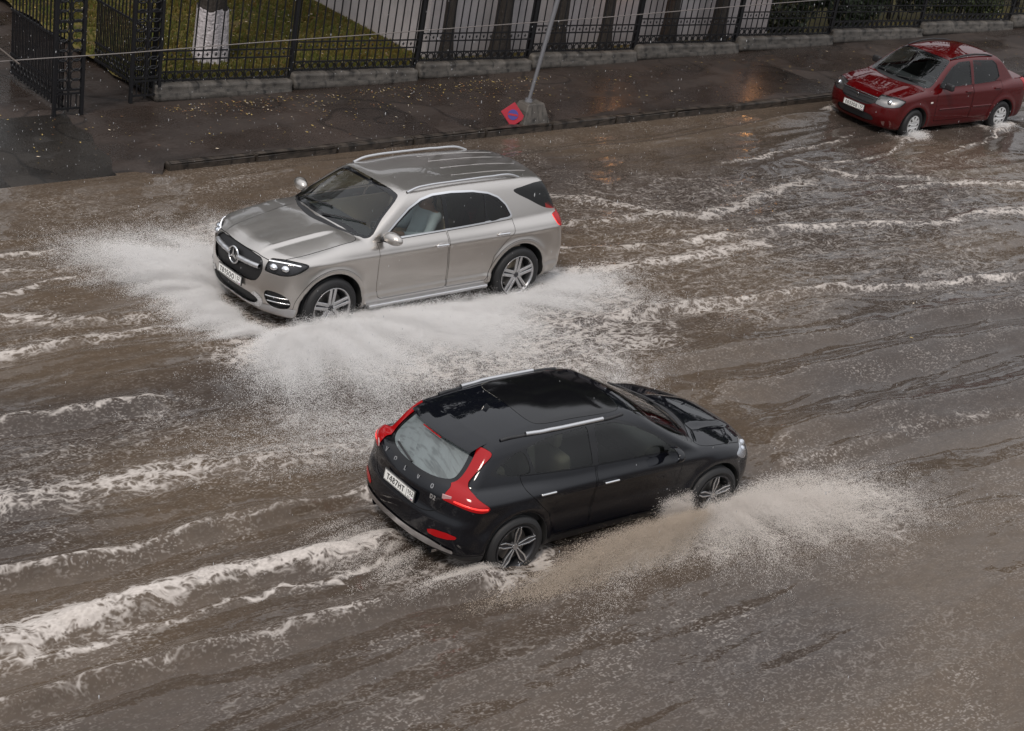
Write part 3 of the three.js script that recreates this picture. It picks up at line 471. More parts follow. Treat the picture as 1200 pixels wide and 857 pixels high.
// ---------------------------------------------------------------- pole in its concrete foot, sign, cable
{
  const b0 = onLevel(629, 147, GROUND), t = thing('post_with_foot', 'leaning grey steel post set in a concrete foot by the kerb', 'post', [b0.x, GROUND, b0.z - 0.22]);
  const g = rbox(0.62, 0.36, 0.46, 0.03, 0, 0.18, 0, 3), p = g.attributes.position; for (let i = 0; i < p.count; i++) { const k = 1 - 0.42 * clamp(p.getY(i) / 0.36); p.setX(i, p.getX(i) * k); p.setZ(i, p.getZ(i) * k); } g.computeVertexNormals(); planar(g, 'x', 'y', 0.8);
  mesh('concrete_foot', g, concrete, t);
  const a = V3(-0.06, 0.34, -0.02), q = onDepth(652, 5, b0.z - 0.25).sub(t.position), e = a.clone().add(q.clone().sub(a).multiplyScalar(1.5));
  const galv = std(0.22, 0.22, 0.235, 0.5, { metalness: 0.5 });
  mesh('pole', rod(a, e, 0.03, 12, 0.05), galv, t);
  mesh('collar', new THREE.CylinderGeometry(0.06, 0.07, 0.05, 14).translate(a.x, 0.385, a.z), galv, t);
  const s = thing('fallen_sign', 'red and blue traffic sign leaning on the concrete foot', 'sign', [b0.x - 0.34, GROUND + 0.004, b0.z - 0.12]);
  const red = std(0.36, 0.012, 0.03, 0.5), blue = std(0.06, 0.05, 0.25, 0.4);
  const pl = mesh('panel', rbox(0.29, 0.33, 0.02, 0.009, 0.03, 0.18, 0), red, s); pl.rotation.set(-0.35, -0.7, 0.5);
  const disc = mesh('disc', new THREE.CylinderGeometry(0.09, 0.09, 0.006, 24).rotateX(Math.PI / 2).translate(0.03, 0.18, 0.014), blue, pl);
  mesh('stripe', box(0.035, 0.16, 0.004, 0, 0, 0).rotateZ(0.8).translate(0.03, 0.18, 0.0195), red, pl);
}
{
  const Zc = -1.6, pts = [[-60, 77], [21, 70.5], [150, 62], [300, 50], [420, 41.5], [560, 31], [700, 21], [820, 11], [960, 0], [1080, -9]].map(([u, v]) => onDepth(u, v, Zc));
  const c = top('overhead_cable', tube(pts, 0.0085, 6, 90), std(0.2, 0.18, 0.17, 0.6), 'thin grey cable strung along the pavement in front of the fence', 'cable');
  const a = onDepth(-40, 25, Zc + 0.03), b = onDepth(22, 75, Zc + 0.03); top('overhead_cable', tube([a, a.clone().lerp(b, 0.5), b], 0.014, 6, 8), std(0.2, 0.17, 0.15, 0.6), 'short thicker stay wire ending at the cable beyond the gate pier', 'cable');
}
// ---------------------------------------------------------------- car bodies: one smooth skin, cut into its panels
const smax = (a, b, k) => { const h = Math.max(k - Math.abs(a - b), 0) / k; return Math.max(a, b) + h * h * k * 0.25; };
const smin = (a, b, k) => -smax(-a, -b, k);
function skin(f, lo, hi, h) {                             // surface nets, then each vertex is drawn onto f = 0
  const nx = Math.ceil((hi[0] - lo[0]) / h) + 1, ny = Math.ceil((hi[1] - lo[1]) / h) + 1, nz = Math.ceil((hi[2] - lo[2]) / h) + 1, nxy = nx * ny;
  const v = new Float32Array(nxy * nz);
  for (let k = 0; k < nz; k++) for (let j = 0; j < ny; j++) for (let i = 0; i < nx; i++) v[k * nxy + j * nx + i] = f(lo[0] + i * h, lo[1] + j * h, lo[2] + k * h);
  const id = new Int32Array(nxy * nz).fill(-1), P = [], idx = [];
  const C = [0, 1, nx, nx + 1, nxy, nxy + 1, nxy + nx, nxy + nx + 1], E = [[0, 1], [2, 3], [4, 5], [6, 7], [0, 2], [1, 3], [4, 6], [5, 7], [0, 4], [1, 5], [2, 6], [3, 7]];
  for (let k = 0; k < nz - 1; k++) for (let j = 0; j < ny - 1; j++) for (let i = 0; i < nx - 1; i++) {
    const o = k * nxy + j * nx + i; let m = 0; for (let c = 0; c < 8; c++) if (v[o + C[c]] < 0) m |= 1 << c;
    if (m === 0 || m === 255) continue;
    let x = 0, y = 0, z = 0, n = 0;
    for (const [a, b] of E) { const va = v[o + C[a]], vb = v[o + C[b]]; if ((va < 0) === (vb < 0)) continue; const t = va / (va - vb); x += (a & 1) + t * ((b & 1) - (a & 1)); y += ((a >> 1) & 1) + t * (((b >> 1) & 1) - ((a >> 1) & 1)); z += (a >> 2) + t * ((b >> 2) - (a >> 2)); n++; }
    id[o] = P.length / 3; P.push(lo[0] + (i + x / n) * h, lo[1] + (j + y / n) * h, lo[2] + (k + z / n) * h);
  }
  const quad = (a, b, c, d, flip) => { if (a < 0 || b < 0 || c < 0 || d < 0) return; flip ? idx.push(a, c, b, a, d, c) : idx.push(a, b, c, a, c, d); };
  for (let k = 1; k < nz - 1; k++) for (let j = 1; j < ny - 1; j++) for (let i = 1; i < nx - 1; i++) {
    const o = k * nxy + j * nx + i, s = v[o] < 0;
    if (s !== v[o + 1] < 0) quad(id[o - nx - nxy], id[o - nxy], id[o], id[o - nx], !s);
    if (s !== v[o + nx] < 0) quad(id[o - 1 - nxy], id[o - 1], id[o], id[o - nxy], !s);
    if (s !== v[o + nxy] < 0) quad(id[o - 1 - nx], id[o - nx], id[o], id[o - 1], !s);
  }
  const n = P.length / 3, N = new Array(P.length), e = 0.004;
  const grad = (x, y, z, e) => [f(x + e, y, z) - f(x - e, y, z), f(x, y + e, z) - f(x, y - e, z), f(x, y, z + e) - f(x, y, z - e)];
  for (let i = 0; i < n; i++) {
    let [x, y, z] = [P[3 * i], P[3 * i + 1], P[3 * i + 2]]; const x0 = x, y0 = y, z0 = z;
    for (let it = 0; it < 3; it++) { const g = grad(x, y, z, e), q = g[0] * g[0] + g[1] * g[1] + g[2] * g[2]; if (q < 1e-12) break; const s = f(x, y, z) * 2 * e / q; x -= clamp(g[0] * s, -h / 2, h / 2); y -= clamp(g[1] * s, -h / 2, h / 2); z -= clamp(g[2] * s, -h / 2, h / 2); }
    if (Math.hypot(x - x0, y - y0, z - z0) < h * 0.9) { P[3 * i] = x; P[3 * i + 1] = y; P[3 * i + 2] = z; }
    const g = grad(P[3 * i], P[3 * i + 1], P[3 * i + 2], 0.009), l = Math.hypot(...g) || 1; N[3 * i] = g[0] / l; N[3 * i + 1] = g[1] / l; N[3 * i + 2] = g[2] / l;
  }
  return { P, N, idx };
}
function split(M, g) {                                    // [where g < 0, the rest], cut cleanly along g = 0
  const n = M.P.length / 3, val = new Float32Array(n), need = new Uint8Array(n);
  for (const i of M.idx) need[i] = 1;
  for (let i = 0; i < n; i++) if (need[i]) val[i] = g(M.P[3 * i], M.P[3 * i + 1], M.P[3 * i + 2], M.N[3 * i], M.N[3 * i + 1], M.N[3 * i + 2]);
  const A = [], B = [], cut = new Map();
  const mid = (a, b) => {
    const key = a < b ? a * 4194304 + b : b * 4194304 + a; let m = cut.get(key); if (m !== undefined) return m;
    const t = val[a] / (val[a] - val[b]); m = M.P.length / 3; cut.set(key, m);
    for (let c = 0; c < 3; c++) M.P.push(M.P[3 * a + c] + t * (M.P[3 * b + c] - M.P[3 * a + c]));
    const q = [0, 1, 2].map(c => M.N[3 * a + c] + t * (M.N[3 * b + c] - M.N[3 * a + c])), l = Math.hypot(...q) || 1; M.N.push(q[0] / l, q[1] / l, q[2] / l); return m;
  };
  for (let k = 0; k < M.idx.length; k += 3) {
    const t = [M.idx[k], M.idx[k + 1], M.idx[k + 2]], s = t.map(i => val[i] < 0), c = s[0] + s[1] + s[2];
    if (c === 3) A.push(...t); else if (c === 0) B.push(...t); else {
      const odd = c === 1 ? s.indexOf(true) : s.indexOf(false), a = t[odd], b = t[(odd + 1) % 3], d = t[(odd + 2) % 3], p = mid(a, b), q = mid(a, d);
      (c === 1 ? A : B).push(a, p, q); (c === 1 ? B : A).push(p, b, d, p, d, q);
    }
  }
  return [{ P: M.P, N: M.N, idx: A }, { P: M.P, N: M.N, idx: B }];
}
function toGeometry(M, off = 0, both = false) {
  const map = new Map(), p = [], n = [], ix = new Uint32Array(M.idx.length);
  M.idx.forEach((i, k) => { let q = map.get(i); if (q === undefined) { q = map.size; map.set(i, q); for (let c = 0; c < 3; c++) { p.push(M.P[3 * i + c] + off * M.N[3 * i + c]); n.push(M.N[3 * i + c]); } } ix[k] = q; });
  const g = new THREE.BufferGeometry(); g.setAttribute('position', new THREE.Float32BufferAttribute(p, 3)); g.setAttribute('normal', new THREE.Float32BufferAttribute(n, 3));
  const u = new Float32Array(p.length / 3 * 2); for (let i = 0; i < u.length / 2; i++) { u[2 * i] = p[3 * i]; u[2 * i + 1] = p[3 * i + 1] + p[3 * i + 2]; } g.setAttribute('uv', new THREE.BufferAttribute(u, 2));
  g.setIndex(new THREE.BufferAttribute(ix, 1)); return g;
}
function poly(pts, round = 0) {                           // signed distance to a polygon, negative inside
  const n = pts.length;
  return (x, y) => {
    let d = 1e9, s = 1;
    for (let i = 0, j = n - 1; i < n; j = i++) {
      const [ax, ay] = pts[i], [bx, by] = pts[j], ex = bx - ax, ey = by - ay, wx = x - ax, wy = y - ay, t = clamp((wx * ex + wy * ey) / (ex * ex + ey * ey)), px = wx - ex * t, py = wy - ey * t;
      d = Math.min(d, px * px + py * py); const c1 = y >= ay, c2 = y < by, c3 = ex * wy > ey * wx; if ((c1 && c2 && c3) || (!c1 && !c2 && !c3)) s = -s;
    }
    return s * Math.sqrt(d) - round;
  };
}
function soft(pts, n = 6) { return new THREE.CatmullRomCurve3(pts.map(([x, y]) => V3(x, y, 0)), true, 'centripetal').getPoints(pts.length * n).slice(0, -1).map(p => [p.x, p.y]); }
function bodyField(s) {
  const T = {}; for (const k of ['top', 'nose', 'tail', 'plan', 'sec', 'wg', 'wgx', 'ws', 'rw', 'roof', 'bot']) T[k] = smooth(s[k]);
  return (x, y, z) => {
    const a = Math.abs(z), w = T.plan(x);
    const d1 = Math.hypot(x - s.wb, y - s.wr), d2 = Math.hypot(x + s.wb, y - s.wr), da = Math.min(d1, d2);
    let side = w - T.sec(y) + s.flare * Math.exp(-(((da - s.arch - 0.035) / 0.055) ** 2)) * sstep(0.12, 0.3, y);
    const crown = s.crown * (a / 0.85) ** 2.2;
    let ty = T.top(x) - crown; if (s.hood) ty += s.hood(x, a);
    let f = smax((y - ty) * 0.98, a - side, s.rs);
    f = smax(f, (x - T.nose(y) + s.ns[0] * Math.pow(a / 0.95, s.ns[1])) * 0.9, s.rn);
    f = smax(f, (T.tail(y) + s.ts[0] * Math.pow(a / 0.95, s.ts[1]) - x) * 0.95, s.rt);
    f = smax(f, T.bot(x) - y, 0.05);
    let g = smax((y - T.roof(x) + s.rc * (a / 0.62) ** 2), (a - T.wg(y) * T.wgx(x)) * 0.92, s.rr);
    g = smax(g, (x - T.ws(y) + s.wss * (a / 0.75) ** 2) * 0.55, 0.035);
    g = smax(g, (T.rw(y) + s.rws * (a / 0.75) ** 2 - x) * 0.8, 0.045);
    g = Math.max(g, s.gy - y);
    f = smin(f, g, 0.03);
    f = smax(f, Math.min(s.arch - da, a - s.archIn), 0.012);
    return f;
  };
}
const MAT = {
  gap: std(0.006, 0.006, 0.007, 0.9), liner: std(0.012, 0.012, 0.012, 0.9), rubber: std(0.016, 0.016, 0.017, 0.62), blackGloss: phys(0.005, 0.005, 0.006, 0.08), plastic: std(0.022, 0.022, 0.024, 0.55),
  chrome: phys(0.75, 0.75, 0.76, 0.16, { metalness: 1 }), satin: phys(0.6, 0.6, 0.61, 0.3, { metalness: 0.9 }), alloy: phys(0.55, 0.55, 0.56, 0.25, { metalness: 0.9 }), darkAlloy: phys(0.06, 0.06, 0.065, 0.35, { metalness: 0.6 }), disc: phys(0.25, 0.24, 0.23, 0.4, { metalness: 0.9 }),
  glass: new THREE.MeshPhysicalMaterial({ color: col(0.78, 0.84, 0.82), roughness: 0.02, transmission: 1, thickness: 0, ior: 1.5 }), tint: new THREE.MeshPhysicalMaterial({ color: col(0.6, 0.64, 0.62), roughness: 0.02, transmission: 1, thickness: 0, ior: 1.5 }), dark: new THREE.MeshPhysicalMaterial({ color: col(0.15, 0.165, 0.155), roughness: 0.02, transmission: 1, thickness: 0, ior: 1.5 }),
  lens: new THREE.MeshPhysicalMaterial({ color: col(0.92, 0.93, 0.95), roughness: 0.03, transmission: 1, thickness: 0, ior: 1.45 }), reflector: phys(0.85, 0.86, 0.88, 0.12, { metalness: 1 }),
  red: phys(0.28, 0.003, 0.005, 0.08, { specularIntensity: 0.8, emissive: col(0.5, 0.005, 0.006), emissiveIntensity: 0.09 }), redLit: phys(0.6, 0.02, 0.02, 0.2, { emissive: col(1, 0.04, 0.03), emissiveIntensity: 1.1 }),
  seatBeige: std(0.4, 0.33, 0.25, 0.7), seatDark: std(0.03, 0.03, 0.032, 0.75), trimDark: std(0.018, 0.018, 0.02, 0.7),
};
// waterdrops on the paint: a fine, uneven relief
const dropTex = (() => { const N = 1024, a = new Float32Array(N * N), r = rng(99); for (let k = 0; k < 5200; k++) { const x = r() * N, y = r() * N, R = 1.5 + 5 * r() ** 3; for (let j = -8; j <= 8; j++) for (let i = -8; i <= 8; i++) { const q = (i * i + j * j) / (R * R); if (q > 1) continue; const o = (((y + j) & 1023) * N) + ((x + i) & 1023); a[o] = Math.max(a[o], Math.sqrt(1 - q) * R / 6.5); } } return tex(N, N, (i, j) => a[j * N + i]); })();
function paint(r, g, b, metal, rough, bump = 0.0006) { const m = phys(r, g, b, rough, { metalness: metal, clearcoat: 1, clearcoatRoughness: 0.03, specularIntensity: metal > 0 ? 1 : 0 }); m.bumpMap = dropTex.clone(); m.bumpMap.repeat.set(0.9, 0.9); m.bumpScale = bump; return m; }
function makeCar(name, label, at, spec, mats) {
  const t = thing(name, label, 'car', [at.x, BED, at.z], at.turn), f = bodyField(spec);
  let M = skin(f, [spec.tailEnd - 0.06, spec.y0 - 0.06, -1.06], [spec.noseEnd + 0.06, spec.y1 + 0.06, 1.06], spec.h ?? 0.021);
  const car = {
    t, f, spec,
    carve(nm, m, mask, o = {}) {
      const g = o.gap ?? 0, cut = split(M, g ? (...a) => mask(...a) - g : mask); M = cut[1]; let inner = cut[0];
      let gap = null; if (g) { const s = split(inner, (...a) => mask(...a) + g); gap = s[1]; inner = s[0]; }
      if (!inner.idx.length) console.log('empty panel', nm);
      const k = mesh(nm, toGeometry(inner, o.off ?? 0), m, o.parent ?? t); if (o.label) k.userData.label = o.label;
      if (gap) mesh('panel_gap', toGeometry(gap, -0.006), MAT.gap, k);
      if (o.under) mesh(o.under[0], toGeometry(inner, o.under[2]), o.under[1], k);
      return k;
    },
    finish() { mesh('body', toGeometry(M), mats.paint, t); return car; },
    // a point of the skin: looked up along a direction
    hit(p, d, len = 0.6) { let a = p.clone(); const n = 160; for (let i = 0; i < n; i++) { a.addScaledVector(d, len / n); if (f(a.x, a.y, a.z) < 0) return a; } return a; },
  };
  for (const s of [-1, 1]) {                             // both sides of the wheel housings
    for (const e of [-1, 1]) car.carve('wheel_arch_liner', MAT.liner, (x, y, z) => Math.max(Math.hypot(x - e * spec.wb, y - spec.wr) - spec.arch - 0.006, (spec.archIn - 0.03) - z * s));
  }
  return car;
}
function makeWheel(parent, [x, y, z], out, o, steer = 0) {
  const w = new THREE.Group(); w.name = 'wheel'; w.position.set(x, y, z); w.rotation.y = (out > 0 ? 0 : Math.PI) + steer; parent.add(w);
  if (!o.cache) {
    const R = o.R, r = o.rim, W = o.W / 2, pr = [[r - 0.01, -W * 0.8], [r + 0.01, -W * 0.9], [r + (R - r) * 0.45, -W * 1.03], [R - 0.03, -W * 0.96], [R - 0.008, -W * 0.82]];
    for (const g of [-0.5, -0.17, 0.17, 0.5]) pr.push([R, W * (g - 0.1)], [R - 0.009, W * (g - 0.04)], [R - 0.009, W * (g + 0.04)], [R, W * (g + 0.1)]);
    pr.push([R - 0.008, W * 0.82], [R - 0.03, W * 0.96], [r + (R - r) * 0.45, W * 1.03], [r + 0.012, W * 0.92], [r - 0.01, W * 0.8]);
    const lathe = p => { const g = new THREE.LatheGeometry(p.map(a => new THREE.Vector2(...a)), 56); g.rotateX(Math.PI / 2); g.computeVertexNormals(); return g; };
    const tyre = toCreasedNormals(lathe(pr), 0.7), barrel = lathe([[r - 0.012, W * 0.86], [r + 0.006, W * 0.94], [r + 0.004, W * 0.98], [r - 0.008, W * 0.97], [r - 0.02, W * 0.8], [r - 0.03, W * 0.3], [r - 0.035, -W * 0.7]]);
    const disc = new THREE.CylinderGeometry(r * 0.72, r * 0.72, 0.02, 32).rotateX(Math.PI / 2).translate(0, 0, W * 0.12), back = new THREE.CylinderGeometry(r - 0.03, r - 0.03, 0.01, 32).rotateX(Math.PI / 2).translate(0, 0, -W * 0.5);
    o.cache = { tyre, barrel, disc, back, spokes: o.spokes(W), cap: new THREE.CylinderGeometry(0.032, 0.036, 0.02, 20).rotateX(Math.PI / 2).translate(0, 0, W * 0.74) };
  }
  const c = o.cache; mesh('tyre', c.tyre, MAT.rubber, w); mesh('rim', c.barrel, o.rimMat, w); mesh('brake_disc', c.disc, MAT.disc, w); mesh('wheel_back', c.back, MAT.liner, w);
  for (const [n, g, m] of c.spokes) mesh(n, g, m, w);
  mesh('hub_cap', c.cap, o.capMat ?? MAT.darkAlloy, w);
  return w;
}
function spokeBars(r, W, n, bars, depth, bevel, zf) {    // each bar: polygon in the wheel plane, pointing along +y
  const list = [];
  for (let k = 0; k < n; k++) for (const b of bars) { const g = new THREE.ExtrudeGeometry(new THREE.Shape(b.map(a => new THREE.Vector2(...a))), { depth, bevelEnabled: true, bevelSize: bevel, bevelThickness: bevel, bevelSegments: 1, steps: 1 }); g.translate(0, 0, zf - depth); const p = g.attributes.position; for (let i = 0; i < p.count; i++) { const q = Math.hypot(p.getX(i), p.getY(i)); p.setZ(i, p.getZ(i) + 0.03 * (q / r - 0.35)); } g.rotateZ(k * 2 * Math.PI / n); list.push(g); }
  return list;
}
function plate(parent, text, region, pos, rotY, tilt) {
  const c = document.createElement('canvas'); c.width = 512; c.height = 112; const x = c.getContext('2d');
  x.fillStyle = '#e9e9e6'; x.fillRect(0, 0, 512, 112); x.strokeStyle = '#111'; x.lineWidth = 5; x.strokeRect(5, 5, 502, 102); x.beginPath(); x.moveTo(386, 5); x.lineTo(386, 107); x.stroke();
  x.fillStyle = '#0b0b0c'; x.font = 'bold 88px sans-serif'; x.textAlign = 'center'; x.textBaseline = 'middle'; x.fillText(text, 196, 60, 360); x.font = 'bold 60px sans-serif'; x.fillText(region, 446, 44, 108); x.font = 'bold 24px sans-serif'; x.fillText('RUS', 434, 92);
  x.fillStyle = '#fff'; x.fillRect(466, 80, 28, 7); x.fillStyle = '#234a9c'; x.fillRect(466, 87, 28, 7); x.fillStyle = '#b3202a'; x.fillRect(466, 94, 28, 7);
  const tx = new THREE.CanvasTexture(c); tx.colorSpace = THREE.SRGBColorSpace;
  const frame = mesh('number_plate', rbox(0.535, 0.125, 0.014, 0.006), MAT.plastic, parent); frame.position.set(...pos); frame.rotation.set(0, rotY, 0); frame.rotateX(tilt);
  const pl = mesh('plate_face', new THREE.PlaneGeometry(0.52, 0.112).translate(0, 0, 0.0095), new THREE.MeshStandardMaterial({ map: tx, roughness: 0.45 }), frame); return frame;
}
function seat(parent, x, z, m, y = 0.42) {
  const s = new THREE.Group(); s.name = 'seat'; s.position.set(x, y, z); parent.add(s);
  mesh('cushion', rbox(0.5, 0.16, 0.5, 0.06, 0, 0.1, 0, 3), m, s);
  const b = mesh('backrest', rbox(0.15, 0.62, 0.48, 0.06, -0.28, 0.45, 0, 3), m, s); b.rotation.z = 0.0; b.geometry.rotateZ(0.22); mesh('headrest', rbox(0.1, 0.18, 0.26, 0.045, -0.47, 0.82, 0, 3), m, s); return s;
}
function steering(parent, x, y, z) { const g = new THREE.TorusGeometry(0.185, 0.016, 8, 28), m = mesh('steering_wheel', g, MAT.trimDark, parent); m.position.set(x, y, z); m.rotation.set(0, Math.PI / 2, 0); m.rotateX(0.42); mesh('spoke', box(0.34, 0.04, 0.02), MAT.trimDark, m); mesh('column', rod(V3(0, 0, 0), V3(0, -0.05, 0.4), 0.03), MAT.trimDark, m); return m; }
// ---------------------------------------------------------------- silver SUV
{
  const spec = {
    wb: 1.4975, wr: 0.385, arch: 0.455, archIn: 0.62, flare: 0.024, crown: 0.075, rs: 0.11, rn: 0.1, rt: 0.1, rr: 0.1, rc: 0.05, ns: [0.4, 3.0], ts: [0.2, 3], wss: 0.27, rws: 0.16, gy: 0.9, tailEnd: -2.5, noseEnd: 2.38, y0: 0.24, y1: 1.74,
    top: [[2.4, 0.86], [2.32, 0.97], [2.22, 1.03], [1.9, 1.1], [1.5, 1.17], [1.2, 1.215], [0.9, 1.22], [-2.2, 1.2], [-2.55, 1.15]],
    nose: [[0.2, 2.16], [0.3, 2.28], [0.45, 2.335], [0.62, 2.355], [0.8, 2.345], [0.96, 2.31], [1.05, 2.22], [1.13, 2.08]],
    tail: [[0.25, -2.32], [0.36, -2.44], [0.55, -2.475], [0.75, -2.46], [0.92, -2.425], [1.1, -2.38], [1.25, -2.33]],
    plan: [[2.4, 0.84], [2.0, 0.915], [1.5, 0.95], [1.0, 0.948], [0, 0.945], [-1.0, 0.95], [-1.5, 0.958], [-2.0, 0.945], [-2.55, 0.88]],
    sec: [[0.2, 0.1], [0.3, 0.055], [0.38, 0.016], [0.44, 0.012], [0.5, 0.026], [0.58, 0.014], [0.72, 0.004], [0.86, 0.006], [0.94, 0.004], [0.985, -0.006], [1.02, 0.008], [1.06, 0.02], [1.12, 0.05], [1.22, 0.11]],
    wg: [[0.9, 0.925], [1.08, 0.875], [1.2, 0.84], [1.4, 0.765], [1.55, 0.695], [1.66, 0.62], [1.75, 0.53]], wgx: [[1.2, 0.97], [0.6, 0.985], [-0.6, 1], [-1.5, 0.975], [-2.4, 0.9]],
    ws: [[1.0, 1.52], [1.1, 1.36], [1.2, 1.2], [1.4, 0.86], [1.6, 0.5], [1.7, 0.27]], rw: [[1.0, -2.43], [1.17, -2.36], [1.4, -2.23], [1.58, -2.1], [1.7, -1.98]],
    roof: [[0.8, 1.57], [0.5, 1.635], [0.2, 1.675], [-0.5, 1.705], [-1.2, 1.69], [-1.8, 1.645], [-2.2, 1.59]], bot: [[2.4, 0.3], [1.9, 0.27], [0, 0.3], [-2.0, 0.28], [-2.5, 0.36]],
    hood: (x, a) => { const k = sstep(1.12, 1.5, x) * (1 - sstep(2.15, 2.35, x)), zc = 0.5 - 0.1 * (x - 1.2); return k * (0.022 * sstep(zc + 0.03, zc - 0.1, a) - 0.012 * sstep(0.3, 0.0, a) + 0.012 * Math.exp(-(((a - zc + 0.03) / 0.03) ** 2))); },
  };
  const silver = paint(0.5, 0.47, 0.44, 0.88, 0.28);
  const car = makeCar('silver_suv', 'silver sport utility vehicle ploughing through the flooded street with headlights facing the gate', SUV, spec, { paint: silver }), t = car.t;
  // glass
  const wsh = poly(soft([[0, 1.235], [0.45, 1.215], [0.74, 1.165], [0.80, 1.19], [0.70, 1.37], [0.585, 1.575], [0.5, 1.608], [0, 1.645]].concat([[-0.5, 1.608], [-0.585, 1.575], [-0.70, 1.37], [-0.80, 1.19], [-0.74, 1.165], [-0.45, 1.215]]), 4));
  car.carve('windshield_frame', MAT.blackGloss, (x, y, z, nx) => Math.max(wsh(z, y), (0.34 - nx) * 0.1, -Math.max(wsh(z, y) + 0.03, -1)), { off: -0.002 });
  car.carve('windshield', MAT.glass, (x, y, z, nx) => Math.max(wsh(z, y), (0.3 - nx) * 0.1), { off: -0.004 });
  const fr = [[0.66, 1.165], [-0.235, 1.175], [-0.225, 1.555], [-0.02, 1.545], [0.2, 1.475], [0.44, 1.33]], re = [[-0.31, 1.178], [-0.9, 1.188], [-0.92, 1.5], [-0.6, 1.545], [-0.31, 1.555]], qu = soft([[-0.97, 1.192], [-1.22, 1.2], [-1.3, 1.215], [-1.24, 1.33], [-1.12, 1.43], [-0.97, 1.485]], 4);
  const dlo = [[0.78, 1.142], [-0.3, 1.156], [-1.3, 1.178], [-1.365, 1.195], [-1.36, 1.225], [-1.28, 1.36], [-1.16, 1.46], [-1.0, 1.525], [-0.75, 1.57], [-0.4, 1.592], [-0.1, 1.588], [0.1, 1.555], [0.3, 1.475], [0.5, 1.345]], dq = poly(soft([[-1.44, 1.5], [-1.6, 1.53], [-2.06, 1.53], [-2.2, 1.4], [-2.33, 1.23], [-2.28, 1.2], [-2.02, 1.215], [-1.7, 1.36]], 4));
  const F = poly(fr, 0.008), R = poly(re, 0.008), Q = poly(qu), D = poly(dlo, 0.006);
  for (const s of [-1, 1]) {
    const sd = z => 0.45 - z * s;
    car.carve('side_window', MAT.tint, (x, y, z) => Math.max(F(x, y), sd(z)), { off: -0.006 });
    car.carve('side_window', MAT.dark, (x, y, z) => Math.max(R(x, y), sd(z)), { off: -0.006 });
    car.carve('quarter_window', MAT.dark, (x, y, z) => Math.max(Q(x, y), sd(z)), { off: -0.006 });
    car.carve('window_surround', MAT.blackGloss, (x, y, z) => Math.max(D(x, y) + 0.022, sd(z)), { off: -0.003 });
    car.carve('window_chrome', MAT.chrome, (x, y, z) => Math.max(D(x, y), sd(z)), { off: 0.004 });
    car.carve('rear_quarter_glass', MAT.dark, (x, y, z) => Math.max(dq(x, y), sd(z)), { off: -0.003 });
  }
  const rwd = poly(soft([[0, 1.12], [0.6, 1.13], [0.66, 1.2], [0.55, 1.5], [0, 1.54], [-0.55, 1.5], [-0.66, 1.2], [-0.6, 1.13]], 4));
  car.carve('rear_window', MAT.dark, (x, y, z, nx) => Math.max(rwd(z, y), (nx + 0.4) * 0.1, x + 1.9), { off: -0.004 });
  // lamps
  const hl = poly(soft([[2.3, 0.955], [2.3, 0.875], [2.16, 0.835], [2.02, 0.87], [1.86, 0.985], [2.02, 1.01], [2.18, 0.99]], 4)), tl = poly(soft([[-2.1, 1.13], [-2.12, 1.04], [-2.22, 0.98], [-2.6, 0.95], [-2.6, 1.13], [-2.3, 1.15]], 3));
  for (const s of [-1, 1]) {
    const h = car.carve('headlight', MAT.lens, (x, y, z) => Math.max(hl(x, y), 0.56 - z * s), { off: 0.003, gap: 0.004, under: ['housing', MAT.plastic, -0.03] });
    for (const [px, py] of [[2.19, 0.91], [2.1, 0.915]]) { const p = car.hit(V3(px, py, s * 1.2), V3(0, 0, -s), 0.95), q = mesh('projector', new THREE.SphereGeometry(0.05, 16, 12), MAT.reflector, h); q.position.set(p.x - 0.012, p.y, p.z - s * 0.03); q.scale.set(1, 0.85, 1.25); }
    const pts = []; for (let k = 0; k < 8; k++) { const px = 2.2 - k * 0.036; const p = car.hit(V3(px, 0.972 + 0.012 * Math.sin(k / 7 * 3), s * 1.2), V3(0, 0, -s), 0.95); pts.push(V3(p.x, p.y, p.z - s * 0.006)); } mesh('light_strip', tube(pts, 0.008, 6, 20), std(0.9, 0.9, 0.92, 0.3, { emissive: col(1, 1, 1), emissiveIntensity: 0.6 }), h);
    car.carve('tail_light', MAT.red, (x, y, z) => Math.max(tl(x, y), 0.38 - z * s), { off: 0.006, gap: 0.003, under: ['lamp_core', MAT.redLit, -0.012] });
  }
  // nose
  const gr = poly(soft([[0, 0.99], [0.3, 0.985], [0.48, 0.955], [0.53, 0.86], [0.48, 0.71], [0.4, 0.665], [0, 0.655], [-0.4, 0.665], [-0.48, 0.71], [-0.53, 0.86], [-0.48, 0.955], [-0.3, 0.985]], 4)), li = poly(soft([[0, 0.5], [0.42, 0.49], [0.5, 0.44], [0.42, 0.375], [0, 0.365], [-0.42, 0.375], [-0.5, 0.44], [-0.42, 0.49]], 4)), si = poly(soft([[0.60, 0.60], [0.74, 0.61], [0.83, 0.56], [0.845, 0.44], [0.75, 0.405], [0.62, 0.45]], 4));
  const front = x => 1.9 - x, meshM = std(0.012, 0.012, 0.013, 0.5);
  const grille = car.carve('grille', meshM, (x, y, z) => Math.max(gr(z, y), front(x)), { off: -0.03 });
  car.carve('lower_intake', meshM, (x, y, z) => Math.max(li(z, y), front(x)), { off: -0.03 });
  for (const s of [-1, 1]) {
    const it = car.carve('side_intake', meshM, (x, y, z) => Math.max(si(z * s, y), 1.75 - x), { off: -0.025 });
    for (const [y, a, b] of [[0.545, 0.6, 0.83], [0.48, 0.62, 0.84]]) { const pts = []; for (let k = 0; k < 6; k++) { const zz = lerp(a, b, k / 5), p = car.hit(V3(2.6, y, s * zz), V3(-1, 0, 0), 0.9); pts.push(V3(p.x - 0.002, p.y, p.z)); } mesh('slat', tube(pts, 0.009, 6, 14), MAT.chrome, it); }
  }
